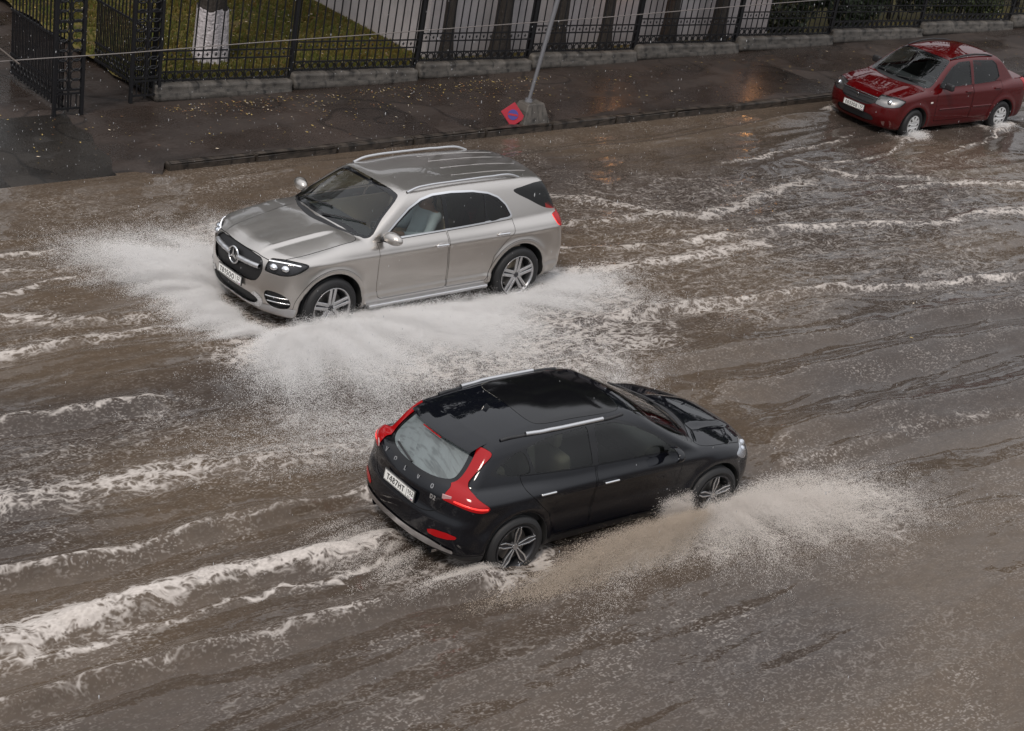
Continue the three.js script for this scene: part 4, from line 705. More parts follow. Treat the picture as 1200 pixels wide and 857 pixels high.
  car.carve('front_wing', MAT.chrome, (x, y, z) => Math.max(li(z, y) - 0.065, front(x), y - 0.475 - 0.1 * sstep(0.36, 0.5, Math.abs(z))), { off: 0.005 });
  car.carve('front_lip', MAT.satin, (x, y, z) => Math.max(y - 0.392 - 0.03 * sstep(0.4, 0.7, Math.abs(z)) + 0.02 * sstep(0.0, 0.3, 0.3 - Math.abs(z)), 1.98 - x), { off: 0.006 });
  for (const s of [-1, 1]) {                              // the louvre through the star
    const pts = [], pts2 = []; for (let k = 0; k < 8; k++) { const zz = lerp(0.085, 0.475, k / 7), p = car.hit(V3(2.7, 0.85 + 0.02 * (k / 7), s * zz), V3(-1, 0, 0), 0.9); pts.push(V3(p.x - 0.004, p.y, p.z)); } const g = tube(pts, 0.034, 8, 16); mesh('louvre', g, MAT.satin, grille);
  }
  { const p = car.hit(V3(2.8, 0.85, 0), V3(-1, 0, 0), 0.9), em = mesh('emblem', new THREE.TorusGeometry(0.105, 0.013, 8, 32), MAT.chrome, grille); em.position.set(p.x + 0.012, 0.85, 0); em.rotation.y = Math.PI / 2;
    for (let k = 0; k < 3; k++) { const s = new THREE.Shape([[-0.02, 0], [0, -0.02], [0.02, 0], [0, 0.094]].map(a => new THREE.Vector2(...a))), g = new THREE.ExtrudeGeometry(s, { depth: 0.012, bevelEnabled: false }); g.rotateZ(k * 2.0944); mesh('star_point', g, MAT.chrome, em); }
    mesh('emblem_back', new THREE.CircleGeometry(0.095, 28).translate(0, 0, -0.006), MAT.plastic, em); }
  plate(t, 'Т815ОО', '52', [car.hit(V3(2.8, 0.6, 0), V3(-1, 0, 0), 0.9).x + 0.022, 0.6, 0], Math.PI / 2, -0.06);
  // panels
  for (const s of [-1, 1]) for (const e of [-1, 1]) car.carve('arch_lip', silver, (x, y, z) => Math.max(Math.hypot(x - e * spec.wb, y - spec.wr) - spec.arch - 0.062, 0.6 - z * s, 0.36 - y), { gap: 0.002, off: 0.004 });
  const hood = poly(soft([[1.27, 0], [1.2, 0.35], [1.06, 0.66], [1.1, 0.76], [1.5, 0.775], [2.0, 0.72], [2.18, 0.6], [2.25, 0.3], [2.268, 0]].concat([[2.25, -0.3], [2.18, -0.6], [2.0, -0.72], [1.5, -0.775], [1.1, -0.76], [1.06, -0.66], [1.2, -0.35]]), 4));
  car.carve('hood', silver, (x, y, z, nx, ny) => Math.max(hood(x, z), (0.45 - ny) * 0.1), { gap: 0.004, off: 0.002 });
  car.carve('cowl', MAT.plastic, (x, y, z, nx, ny) => Math.max(poly([[1.0, -0.72], [1.3, -0.36], [1.33, 0], [1.3, 0.36], [1.0, 0.72], [1.12, 0.4], [1.18, 0], [1.12, -0.4]])(x, z), (0.3 - ny) * 0.1, 0.95 - y), { off: -0.004 });
  const fd = poly([[0.79, 0.42], [0.83, 0.62], [0.83, 0.9], [0.84, 1.128], [-0.25, 1.143], [-0.26, 0.9], [-0.3, 0.45], [-0.28, 0.39], [0.74, 0.39]]), rd = poly([[-0.27, 1.143], [-1.38, 1.16], [-1.36, 1.02], [-1.22, 0.9], [-1.05, 0.72], [-0.98, 0.45], [-0.95, 0.39], [-0.3, 0.39], [-0.32, 0.5], [-0.28, 0.9]]);
  for (const s of [-1, 1]) for (const [d, hx, hy] of [[fd, -0.14, 1.0], [rd, -1.16, 1.02]]) {
    const door = car.carve('door', silver, (x, y, z) => Math.max(d(x, y), 0.5 - z * s), { gap: 0.0035 });
    const p = car.hit(V3(hx, hy, s * 1.3), V3(0, 0, -s), 0.7), h = mesh('handle', rbox(0.2, 0.03, 0.03, 0.012, 0, 0, 0, 3), MAT.chrome, door); h.position.set(p.x, p.y, p.z + s * 0.022); h.rotation.z = 0.02;
    mesh('handle_recess', new THREE.SphereGeometry(0.055, 12, 8).scale(1.2, 0.55, 0.2), silver, door).position.set(p.x, p.y, p.z - s * 0.003);
  }
  car.carve('lower_sill', MAT.satin, (x, y, z) => Math.max(y - 0.345, Math.abs(x) - 1.02), { off: 0.002 });
  car.carve('rear_skid_plate', MAT.satin, (x, y, z) => Math.max(y - 0.4, x + 2.2), { off: 0.002 });
  car.finish();
  for (const s of [-1, 1]) {
    mesh('running_board', rbox(1.92, 0.045, 0.12, 0.018, 0, 0.335, s * 0.955, 2), MAT.satin, t);
    const pts = []; for (let k = 0; k <= 12; k++) { const x = lerp(0.24, -1.62, k / 12), up = 0.045 * sstep(0, 0.1, k / 12) * sstep(1, 0.9, k / 12) + 0.006, zz = s * lerp(0.585, 0.6, Math.sin(k / 12 * 3.14)) * (1 - 0.04 * k / 12); const p = car.hit(V3(x, 2.0, zz), V3(0, -1, 0), 0.9); pts.push(V3(x, p.y + up, zz)); }
    mesh('roof_rail', tube(pts, 0.018, 8, 40), MAT.satin, t);
    for (const zz of [0.13, 0.37]) { const q = []; for (let k = 0; k <= 10; k++) { const x = lerp(-0.62, -1.9, k / 10), p = car.hit(V3(x, 2.0, s * zz), V3(0, -1, 0), 0.9); q.push(V3(x, p.y + 0.002, s * zz)); } mesh('roof_rib', tube(q, 0.0055, 6, 20), silver, t); }
    const m = mesh('mirror', (() => { const g = new THREE.SphereGeometry(1, 20, 14); g.scale(0.085, 0.078, 0.15); const p = g.attributes.position; for (let i = 0; i < p.count; i++) if (p.getX(i) < -0.035) p.setX(i, -0.035 - (p.getX(i) + 0.035) * 0.1); g.computeVertexNormals(); return g; })(), silver, t); m.position.set(0.72, 1.225, s * 1.02); m.rotation.y = -s * 0.2;
    mesh('mirror_foot', rod(V3(0, -0.05, -s * 0.02), V3(0.0, -0.06, -s * 0.17), 0.03), MAT.plastic, m); mesh('mirror_glass', new THREE.CircleGeometry(0.09, 18).scale(1.35, 0.8, 1).rotateY(-Math.PI / 2).translate(-0.04, 0, 0), MAT.reflector, m);
    const wz = s * 0.4, a = car.hit(V3(1.6, 1.19, s * 0.08 + 0.3), V3(-1, 0, 0), 1.2);
    makeWheel(t, [spec.wb, spec.wr, s * 0.835], s, suvWheel(), s < 0 ? 0.02 : 0.02); makeWheel(t, [-spec.wb, spec.wr, s * 0.84], s, suvWheel());
  }
  for (const [z0, z1] of [[0.55, -0.06], [-0.05, -0.62]]) { const pts = []; for (let k = 0; k <= 8; k++) { const zz = lerp(z0, z1, k / 8), y = 1.25 + 0.05 * Math.sin(k / 8 * 1.57) + (z0 < 0 ? 0.0 : 0.03 * k / 8), p = car.hit(V3(1.8, y, zz), V3(-1, 0, 0), 1.6); pts.push(V3(p.x + 0.02, p.y + 0.012, zz)); } mesh('wiper', tube(pts, 0.011, 6, 16), MAT.plastic, t); }
  // cabin
  mesh('cabin_floor', rbox(2.9, 0.08, 1.5, 0.03, -0.6, 0.42, 0), MAT.trimDark, t); mesh('dashboard', rbox(0.42, 0.3, 1.44, 0.1, 0.72, 0.95, 0, 3), MAT.trimDark, t); mesh('cargo_cover', rbox(0.9, 0.03, 1.4, 0.01, -1.9, 1.02, 0), MAT.trimDark, t);
  for (const s of [-1, 1]) { mesh('door_card', box(2.4, 0.55, 0.02, -0.35, 0.74, s * 0.86), MAT.seatBeige, t); seat(t, -0.1, s * 0.38, MAT.seatBeige, 0.48); seat(t, -1.0, s * 0.4, MAT.seatBeige, 0.5); }
  steering(t, 0.42, 1.0, -0.38);
}
function suvWheel() {
  return suvWheel.o ??= { R: 0.385, rim: 0.272, W: 0.27, rimMat: MAT.alloy, capMat: MAT.darkAlloy, spokes: W => {
    const bars = []; for (const s of [-1, 1]) bars.push([[s * 0.006, 0.03], [s * 0.044, 0.05], [s * 0.05, 0.262], [s * 0.018, 0.266]]); const zf = W * 0.78;
    const web = [[-0.03, 0.03], [0.03, 0.03], [0.03, 0.25], [-0.03, 0.25]];
    return [...spokeBars(0.27, W, 5, bars, 0.02, 0.004, zf).map(g => ['spoke', g, MAT.alloy]), ...spokeBars(0.27, W, 5, [web], 0.012, 0.003, zf - 0.02).map(g => ['spoke_web', g, MAT.darkAlloy]), ['hub', new THREE.CylinderGeometry(0.062, 0.07, 0.03, 24).rotateX(Math.PI / 2).translate(0, 0, zf - 0.028), MAT.alloy]];
  } };
}
// ---------------------------------------------------------------- black hatchback
{
  const spec = {
    wb: 1.3235, wr: 0.33, arch: 0.378, archIn: 0.58, flare: 0.018, crown: 0.07, rs: 0.1, rn: 0.12, rt: 0.09, rr: 0.1, rc: 0.05, ns: [0.55, 2.6], ts: [0.3, 2.6], wss: 0.27, rws: 0.26, gy: 0.8, tailEnd: -2.2, noseEnd: 2.22, y0: 0.18, y1: 1.48,
    top: [[2.2, 0.62], [2.12, 0.71], [2.0, 0.77], [1.6, 0.88], [1.25, 0.945], [1.0, 0.975], [0.8, 0.985], [-1.0, 1.01], [-1.9, 1.01], [-2.17, 0.93]],
    nose: [[0.15, 2.0], [0.3, 2.15], [0.48, 2.2], [0.62, 2.19], [0.72, 2.13], [0.8, 2.02], [0.9, 1.85]],
    tail: [[0.2, -2.0], [0.32, -2.15], [0.46, -2.19], [0.62, -2.175], [0.72, -2.14], [0.85, -2.125], [0.95, -2.085], [1.05, -2.02]],
    plan: [[2.15, 0.82], [1.7, 0.87], [1.3, 0.89], [0.6, 0.886], [0, 0.884], [-0.8, 0.89], [-1.4, 0.905], [-1.8, 0.89], [-2.15, 0.83]],
    sec: [[0.15, 0.1], [0.26, 0.05], [0.36, 0.012], [0.48, 0.014], [0.58, 0.022], [0.7, 0.012], [0.8, 0.002], [0.86, 0.0], [0.92, 0.022], [1.0, 0.075], [1.08, 0.13]],
    wg: [[0.8, 0.87], [0.95, 0.825], [1.05, 0.785], [1.2, 0.705], [1.35, 0.615], [1.45, 0.52]], wgx: [[1.2, 0.97], [0.5, 1], [-0.6, 1], [-1.3, 0.95], [-2.1, 0.84]],
    ws: [[0.8, 1.52], [0.92, 1.32], [0.98, 1.2], [1.2, 0.74], [1.38, 0.36], [1.46, 0.12]], rw: [[0.85, -2.14], [0.97, -2.06], [1.12, -1.92], [1.28, -1.745], [1.4, -1.6]],
    roof: [[0.6, 1.29], [0.35, 1.37], [0.15, 1.41], [-0.2, 1.445], [-0.6, 1.448], [-1.1, 1.42], [-1.6, 1.36], [-1.8, 1.325]], bot: [[2.2, 0.22], [1.8, 0.2], [0, 0.21], [-1.8, 0.22], [-2.1, 0.3]],
    hood: (x, a) => { const k = sstep(1.1, 1.5, x) * (1 - sstep(1.95, 2.15, x)), zc = 0.42 - 0.14 * (x - 1.2); return k * 0.022 * sstep(zc + 0.05, zc - 0.07, a); },
  };
  const black = paint(0.004, 0.0045, 0.007, 0.0, 0.25, 0.0004);
  const car = makeCar('black_hatchback', 'black hatchback with silver roof rails driving away through the flood', HATCH, spec, { paint: black }), t = car.t;
  const mist = new THREE.MeshPhysicalMaterial({ color: col(0.27, 0.32, 0.33), roughness: 0.5, transmission: 0.5, thickness: 0, ior: 1.5, clearcoat: 1, clearcoatRoughness: 0.03 });
  mist.map = tex(256, 512, (i, j) => { const d = sstep(0.5, 0.75, fbm(i / 5, j / 70, 3)), k = 0.78 + 0.35 * (fbm(i / 30, j / 40, 4) - 0.5) - 0.3 * d + 0.12 * vnoise(i * 0.7, j * 0.7); return [toS(k), toS(k), toS(k)]; }, true); mist.color.setRGB(0.33, 0.39, 0.4);
  const sym = h => h.concat(h.slice().reverse().filter(p => p[0] > 1e-6).map(([z, y]) => [-z, y]));
  const wsh = poly(soft(sym([[0, 0.995], [0.45, 0.985], [0.72, 0.95], [0.765, 0.98], [0.66, 1.19], [0.56, 1.345], [0.45, 1.378], [0, 1.402]]), 4));
  car.carve('windshield_frame', MAT.blackGloss, (x, y, z, nx) => Math.max(wsh(z, y), (0.3 - nx) * 0.1, -wsh(z, y) - 0.03), { off: -0.002 });
  car.carve('windshield', MAT.glass, (x, y, z, nx) => Math.max(wsh(z, y), (0.26 - nx) * 0.1), { off: -0.004 });
  const rg = poly(soft(sym([[0, 0.975], [0.38, 0.985], [0.5, 1.02], [0.505, 1.09], [0.45, 1.23], [0.4, 1.272], [0, 1.288]]), 4)), tg = poly(soft(sym([[0, 0.66], [0.42, 0.67], [0.55, 0.74], [0.62, 0.86], [0.6, 1.0], [0.52, 1.26], [0.46, 1.318], [0, 1.33]]), 4));
  car.carve('rear_window', mist, (x, y, z, nx) => Math.max(rg(z, y), (nx + 0.3) * 0.1, x + 1.5), { off: -0.004 });
  car.carve('rear_window_border', MAT.blackGloss, (x, y, z, nx) => Math.max(rg(z, y) - 0.045, (nx + 0.3) * 0.1, x + 1.5), { off: -0.001 });
  const tl = poly(soft([[-1.56, 1.265], [-1.63, 1.295], [-1.82, 1.15], [-2.0, 1.02], [-2.16, 0.95], [-2.16, 0.88], [-1.98, 0.84], [-1.75, 0.815], [-1.72, 0.85], [-1.83, 0.94], [-1.835, 1.0], [-1.77, 1.08], [-1.66, 1.18]], 3));
  for (const s of [-1, 1]) {
    const l = car.carve('tail_light', MAT.red, (x, y, z) => Math.max(tl(x, y), lerp(0.56, 0.4, sstep(0.95, 1.05, y)) - z * s), { off: 0.008, gap: 0.003 });
    const pts = []; for (let k = 0; k < 8; k++) { const p = car.hit(V3(-1.75 - 0.035 * k, 0.845 + 0.004 * k, s * 1.2), V3(0, 0, -s), 0.9); pts.push(V3(p.x, p.y, p.z + s * 0.004)); } mesh('lit_strip', tube(pts, 0.012, 6, 20), MAT.redLit, l);
    const p2 = car.hit(V3(-2.5, 0.885, s * 0.6), V3(1, 0, 0), 0.9), rv = mesh('reversing_lamp', rbox(0.012, 0.05, 0.1, 0.005), std(0.5, 0.3, 0.3, 0.2), l); rv.position.set(p2.x - 0.008, p2.y, p2.z); rv.rotation.y = s * 0.5;
  }
  // side glass
  const tint2 = new THREE.MeshPhysicalMaterial({ color: col(0.62, 0.65, 0.58), roughness: 0.02, transmission: 1, thickness: 0, ior: 1.5 });
  const fr = poly([[0.66, 0.985], [-0.32, 1.02], [-0.3, 1.335], [-0.05, 1.322], [0.2, 1.25], [0.45, 1.13]], 0.012), re = poly([[-0.42, 1.025], [-1.1, 1.055], [-1.16, 1.26], [-0.9, 1.315], [-0.42, 1.337]], 0.012), qu = poly(soft([[-1.17, 1.06], [-1.5, 1.08], [-1.55, 1.11], [-1.42, 1.19], [-1.23, 1.245]], 4)), dlo = poly(soft([[0.78, 0.968], [0.3, 0.982], [-0.4, 1.004], [-1.1, 1.036], [-1.56, 1.066], [-1.62, 1.1], [-1.45, 1.21], [-1.15, 1.3], [-0.8, 1.345], [-0.35, 1.368], [0.0, 1.345], [0.3, 1.24], [0.55, 1.11]], 4));
  for (const s of [-1, 1]) {
    const sd = z => 0.4 - z * s;
    car.carve('side_window', tint2, (x, y, z) => Math.max(fr(x, y), sd(z)), { off: -0.006 });
    car.carve('side_window', tint2, (x, y, z) => Math.max(re(x, y), sd(z)), { off: -0.006 });
    car.carve('quarter_window', tint2, (x, y, z) => Math.max(qu(x, y), sd(z)), { off: -0.006 });
    car.carve('window_surround', MAT.blackGloss, (x, y, z) => Math.max(dlo(x, y), sd(z)), { off: -0.002 });
  }
  const hl = poly(soft([[2.1, 0.7], [2.1, 0.63], [1.95, 0.6], [1.78, 0.64], [1.6, 0.755], [1.75, 0.775], [1.95, 0.755]], 3));
  for (const s of [-1, 1]) { const h = car.carve('headlight', MAT.lens, (x, y, z) => Math.max(hl(x, y), 0.42 - z * s), { off: 0.004, gap: 0.003, under: ['housing', MAT.reflector, -0.02] }); for (const [px, py] of [[1.98, 0.68], [1.86, 0.69]]) { const p = car.hit(V3(px, py, s * 1.2), V3(0, 0, -s), 0.9), q = mesh('projector', new THREE.SphereGeometry(0.04, 14, 10), MAT.reflector, h); q.position.set(p.x - 0.02, p.y, p.z - s * 0.05); } }
  // tail panels
  const clad = std(0.014, 0.014, 0.016, 0.5);
  const refl = poly(soft([[0.5, 0.515], [0.78, 0.545], [0.79, 0.515], [0.52, 0.475]], 3));
  for (const s of [-1, 1]) car.carve('rear_reflector', MAT.red, (x, y, z) => Math.max(refl(z * s, y), x + 1.6), { off: 0.004 });
  car.carve('rear_skid_plate', MAT.satin, (x, y, z) => Math.max(Math.abs(y - 0.385 + 0.02 * sstep(0.5, 0.8, Math.abs(z))) - 0.042 + 0.02 * sstep(0.5, 0.74, Math.abs(z)), Math.abs(z) - 0.77, x + 1.7), { off: 0.014 });
  const gate = car.carve('tailgate', black, (x, y, z, nx) => Math.max(tg(z, y), (nx + 0.25) * 0.1, x + 1.6), { gap: 0.004 });
  car.carve('lower_cladding', clad, (x, y, z) => y - 0.335, { off: 0.003 });
  const cl = std(0.75, 0.75, 0.76, 0.2, { metalness: 0.9 });
  [['V', -0.4], ['O', -0.2], ['L', 0], ['V', 0.2], ['O', 0.4]].forEach(([c, z]) => { const g = new TextGeometry(c, { font, size: 0.046, depth: 0.006, curveSegments: 4 }); g.center(); const y = 0.915, p = car.hit(V3(-2.6, y, z), V3(1, 0, 0), 0.9), m = mesh('letter', g, cl, gate); m.position.set(p.x - 0.006, y, z); m.rotation.set(0, -Math.PI / 2 + z * 0.12, 0); m.rotateX(-0.35); });
  { const g = new TextGeometry('D2', { font, size: 0.045, depth: 0.006, curveSegments: 3 }); g.center(); const p = car.hit(V3(-2.6, 0.83, 0.46), V3(1, 0, 0), 0.9), m = mesh('badge', g, cl, gate); m.position.set(p.x - 0.006, 0.83, 0.46); m.rotation.set(0, -Math.PI / 2 + 0.2, 0); m.rotateX(-0.1); }
  { const p = car.hit(V3(-2.7, 0.715, 0), V3(1, 0, 0), 0.9); plate(gate, 'Т487НТ', '152', [p.x - 0.016, 0.735, 0], -Math.PI / 2, -0.1); }
  { const z = 0.02, a = car.hit(V3(-2.6, 0.985, z), V3(1, 0, 0), 0.9), b = car.hit(V3(-2.6, 1.01, -0.34), V3(1, 0, 0), 1.2); mesh('rear_wiper', tube([V3(a.x - 0.015, 0.985, z), V3((a.x + b.x) / 2 - 0.03, 1.015, -0.16), V3(b.x - 0.012, 1.01, -0.34)], 0.011, 6, 10), MAT.plastic, gate); }
  const hood = poly(soft([[1.3, 0], [1.22, 0.35], [1.05, 0.66], [1.12, 0.76], [1.5, 0.745], [1.8, 0.66], [2.0, 0.45], [2.08, 0.2], [2.1, 0], [2.08, -0.2], [2.0, -0.45], [1.8, -0.66], [1.5, -0.745], [1.12, -0.76], [1.05, -0.66], [1.22, -0.35]], 4));
  car.carve('hood', black, (x, y, z, nx, ny) => Math.max(hood(x, z), (0.45 - ny) * 0.1), { gap: 0.004 });
  car.carve('cowl', MAT.plastic, (x, y, z, nx, ny) => Math.max(poly([[0.98, -0.74], [1.33, -0.38], [1.37, 0], [1.33, 0.38], [0.98, 0.74], [1.1, 0.4], [1.17, 0], [1.1, -0.4]])(x, z), (0.2 - ny) * 0.1, 0.85 - y), { off: -0.003 });
  const pano = poly(soft([[0.2, 0], [0.14, 0.42], [0.05, 0.5], [-0.5, 0.505], [-0.92, 0.47], [-0.98, 0.4], [-1.0, 0], [-0.98, -0.4], [-0.92, -0.47], [-0.5, -0.505], [0.05, -0.5], [0.14, -0.42]], 4));
  car.carve('roof_glass', MAT.blackGloss, (x, y, z, nx, ny) => Math.max(pano(x, z), (0.6 - ny) * 0.1), { gap: 0.003 });
  const fd = poly([[0.72, 0.38], [0.76, 0.6], [0.78, 0.96], [-0.36, 0.998], [-0.38, 0.8], [-0.4, 0.4], [-0.38, 0.36], [0.7, 0.36]]), rd = poly([[-0.38, 0.998], [-1.3, 1.04], [-1.26, 0.92], [-1.12, 0.78], [-0.95, 0.62], [-0.88, 0.4], [-0.86, 0.36], [-0.4, 0.36], [-0.42, 0.5], [-0.4, 0.8]]);
  for (const s of [-1, 1]) for (const [d, hx, hy] of [[fd, -0.2, 0.83], [rd, -1.02, 0.87]]) {
    const door = car.carve('door', black, (x, y, z) => Math.max(d(x, y), 0.5 - z * s), { gap: 0.003 });
    const p = car.hit(V3(hx, hy, s * 1.3), V3(0, 0, -s), 0.7), h = mesh('handle', rbox(0.19, 0.022, 0.03, 0.01, 0, 0, 0, 3), MAT.chrome, door); h.position.set(p.x, p.y, p.z + s * 0.018);
  }
  const gr = poly(soft(sym([[0, 0.66], [0.34, 0.64], [0.4, 0.56], [0.33, 0.45], [0, 0.44]]), 3)); car.carve('grille', MAT.plastic, (x, y, z) => Math.max(gr(z, y), 1.8 - x), { off: -0.02 });
  car.finish();
  const cloth = std(0.1, 0.095, 0.085, 0.8);
  // roof spoiler lip over the glass
  { const P = [], ix = []; const n = 16; for (let k = 0; k <= n; k++) { const z = lerp(-0.5, 0.5, k / n), e = 0.1 * (z / 0.5) ** 2, x1 = -1.845 + e, p = car.hit(V3(-1.58 + e * 0.4, 1.9, z), V3(0, -1, 0), 0.9); P.push(p.x, p.y + 0.003, z, (p.x + x1) / 2, p.y - 0.024, z, x1, p.y - 0.066, z, x1 + 0.012, p.y - 0.086, z, -1.66 + e * 0.5, p.y - 0.075, z); } for (let k = 0; k < n; k++) for (let c = 0; c < 4; c++) { const a = k * 5 + c, b = a + 5; ix.push(a, a + 1, b, b, a + 1, b + 1); } const g = new THREE.BufferGeometry(); g.setAttribute('position', new THREE.Float32BufferAttribute(P, 3)); g.setIndex(ix); g.computeVertexNormals(); const m = mesh('roof_spoiler', planar(g), black.clone(), t); m.material.side = THREE.DoubleSide; mesh('brake_light', rbox(0.012, 0.012, 0.3, 0.004), MAT.red, m).position.set(-1.846, 1.27, 0); }
  mesh('roof_antenna', new THREE.ConeGeometry(0.035, 0.06, 8).scale(1.8, 1, 0.5), black, t).position.set(-1.22, 1.435, 0);
  for (const s of [-1, 1]) {
    const foot = [], rail = []; for (let k = 0; k <= 16; k++) { const x = lerp(0.1, -1.42, k / 16), zz = s * (0.585 - 0.06 * sstep(-0.7, -1.5, x) - 0.03 * sstep(-0.1, 0.15, x)); const p = car.hit(V3(x, 2.0, zz), V3(0, -1, 0), 1.0), up = 0.018; foot.push(V3(x, p.y + 0.006, zz)); if (k > 2 && k < 14) rail.push(V3(x, p.y + up, zz)); }
    mesh('rail_base', tube(foot, 0.017, 8, 30), MAT.plastic, t); const g = tube(rail, 0.022, 8, 30); mesh('roof_rail', g, MAT.satin, t);
    const m = mesh('mirror', (() => { const g = new THREE.SphereGeometry(1, 20, 14); g.scale(0.08, 0.07, 0.125); const p = g.attributes.position; for (let i = 0; i < p.count; i++) if (p.getX(i) < -0.03) p.setX(i, -0.03 - (p.getX(i) + 0.03) * 0.1); g.computeVertexNormals(); return g; })(), black, t); m.position.set(0.56, 1.02, s * 0.97); m.rotation.y = -s * 0.2; mesh('mirror_foot', rod(V3(0, -0.04, -s * 0.02), V3(0.02, -0.06, -s * 0.15), 0.028), MAT.plastic, m); mesh('mirror_glass', new THREE.CircleGeometry(0.075, 18).scale(1.4, 0.8, 1).rotateY(-Math.PI / 2).translate(-0.035, 0, 0), MAT.reflector, m);
    makeWheel(t, [spec.wb, spec.wr, s * 0.795], s, hatchWheel(), 0); makeWheel(t, [-spec.wb, spec.wr, s * 0.8], s, hatchWheel());
    const ex = mesh('exhaust_tip', new THREE.CylinderGeometry(0.035, 0.035, 0.14, 18, 1, true).rotateZ(Math.PI / 2), MAT.chrome.clone(), t); ex.material.side = THREE.DoubleSide; ex.position.set(-2.0, 0.265, s * 0.5);
    mesh('door_card', box(2.1, 0.4, 0.02, -0.3, 0.72, s * 0.8), MAT.trimDark, t); seat(t, -0.15, s * 0.36, cloth, 0.34); seat(t, -0.98, s * 0.36, cloth, 0.38);
  }
  for (const [z0, z1] of [[0.5, -0.1], [-0.08, -0.6]]) { const pts = []; for (let k = 0; k <= 8; k++) { const zz = lerp(z0, z1, k / 8), y = 1.005 + 0.03 * Math.sin(k / 8 * 1.57), p = car.hit(V3(1.8, y, zz), V3(-1, 0, 0), 1.6); pts.push(V3(p.x + 0.015, p.y + 0.012, zz)); } mesh('wiper', tube(pts, 0.01, 6, 14), MAT.plastic, t); }
  mesh('cabin_floor', rbox(2.7, 0.08, 1.4, 0.03, -0.5, 0.34, 0), MAT.trimDark, t); mesh('dashboard', rbox(0.42, 0.26, 1.36, 0.1, 0.68, 0.84, 0, 3), MAT.trimDark, t); mesh('cargo_cover', rbox(0.6, 0.03, 1.1, 0.01, -1.62, 0.93, 0), MAT.trimDark, t);
  steering(t, 0.36, 0.86, -0.36);
}
function hatchWheel() {
  return hatchWheel.o ??= { R: 0.33, rim: 0.236, W: 0.225, rimMat: MAT.darkAlloy, capMat: MAT.alloy, spokes: W => {
    const zf = W * 0.84, bars = []; for (const s of [-1, 1]) bars.push([[s * 0.006, 0.035], [s * 0.018, 0.04], [s * 0.036, 0.16], [s * 0.02, 0.228], [s * 0.012, 0.224], [s * 0.023, 0.158]]);
    const web = [[-0.014, 0.03], [0.014, 0.03], [0.028, 0.16], [0.016, 0.225], [-0.016, 0.225], [-0.028, 0.16]];
    return [...spokeBars(0.235, W, 5, bars, 0.012, 0.002, zf).map(g => ['spoke', g, MAT.alloy]), ...spokeBars(0.235, W, 5, [web], 0.02, 0.003, zf - 0.014).map(g => ['spoke_web', g, MAT.darkAlloy]), ['hub', new THREE.CylinderGeometry(0.045, 0.055, 0.03, 20).rotateX(Math.PI / 2).translate(0, 0, zf - 0.025), MAT.darkAlloy]];
  } };
}
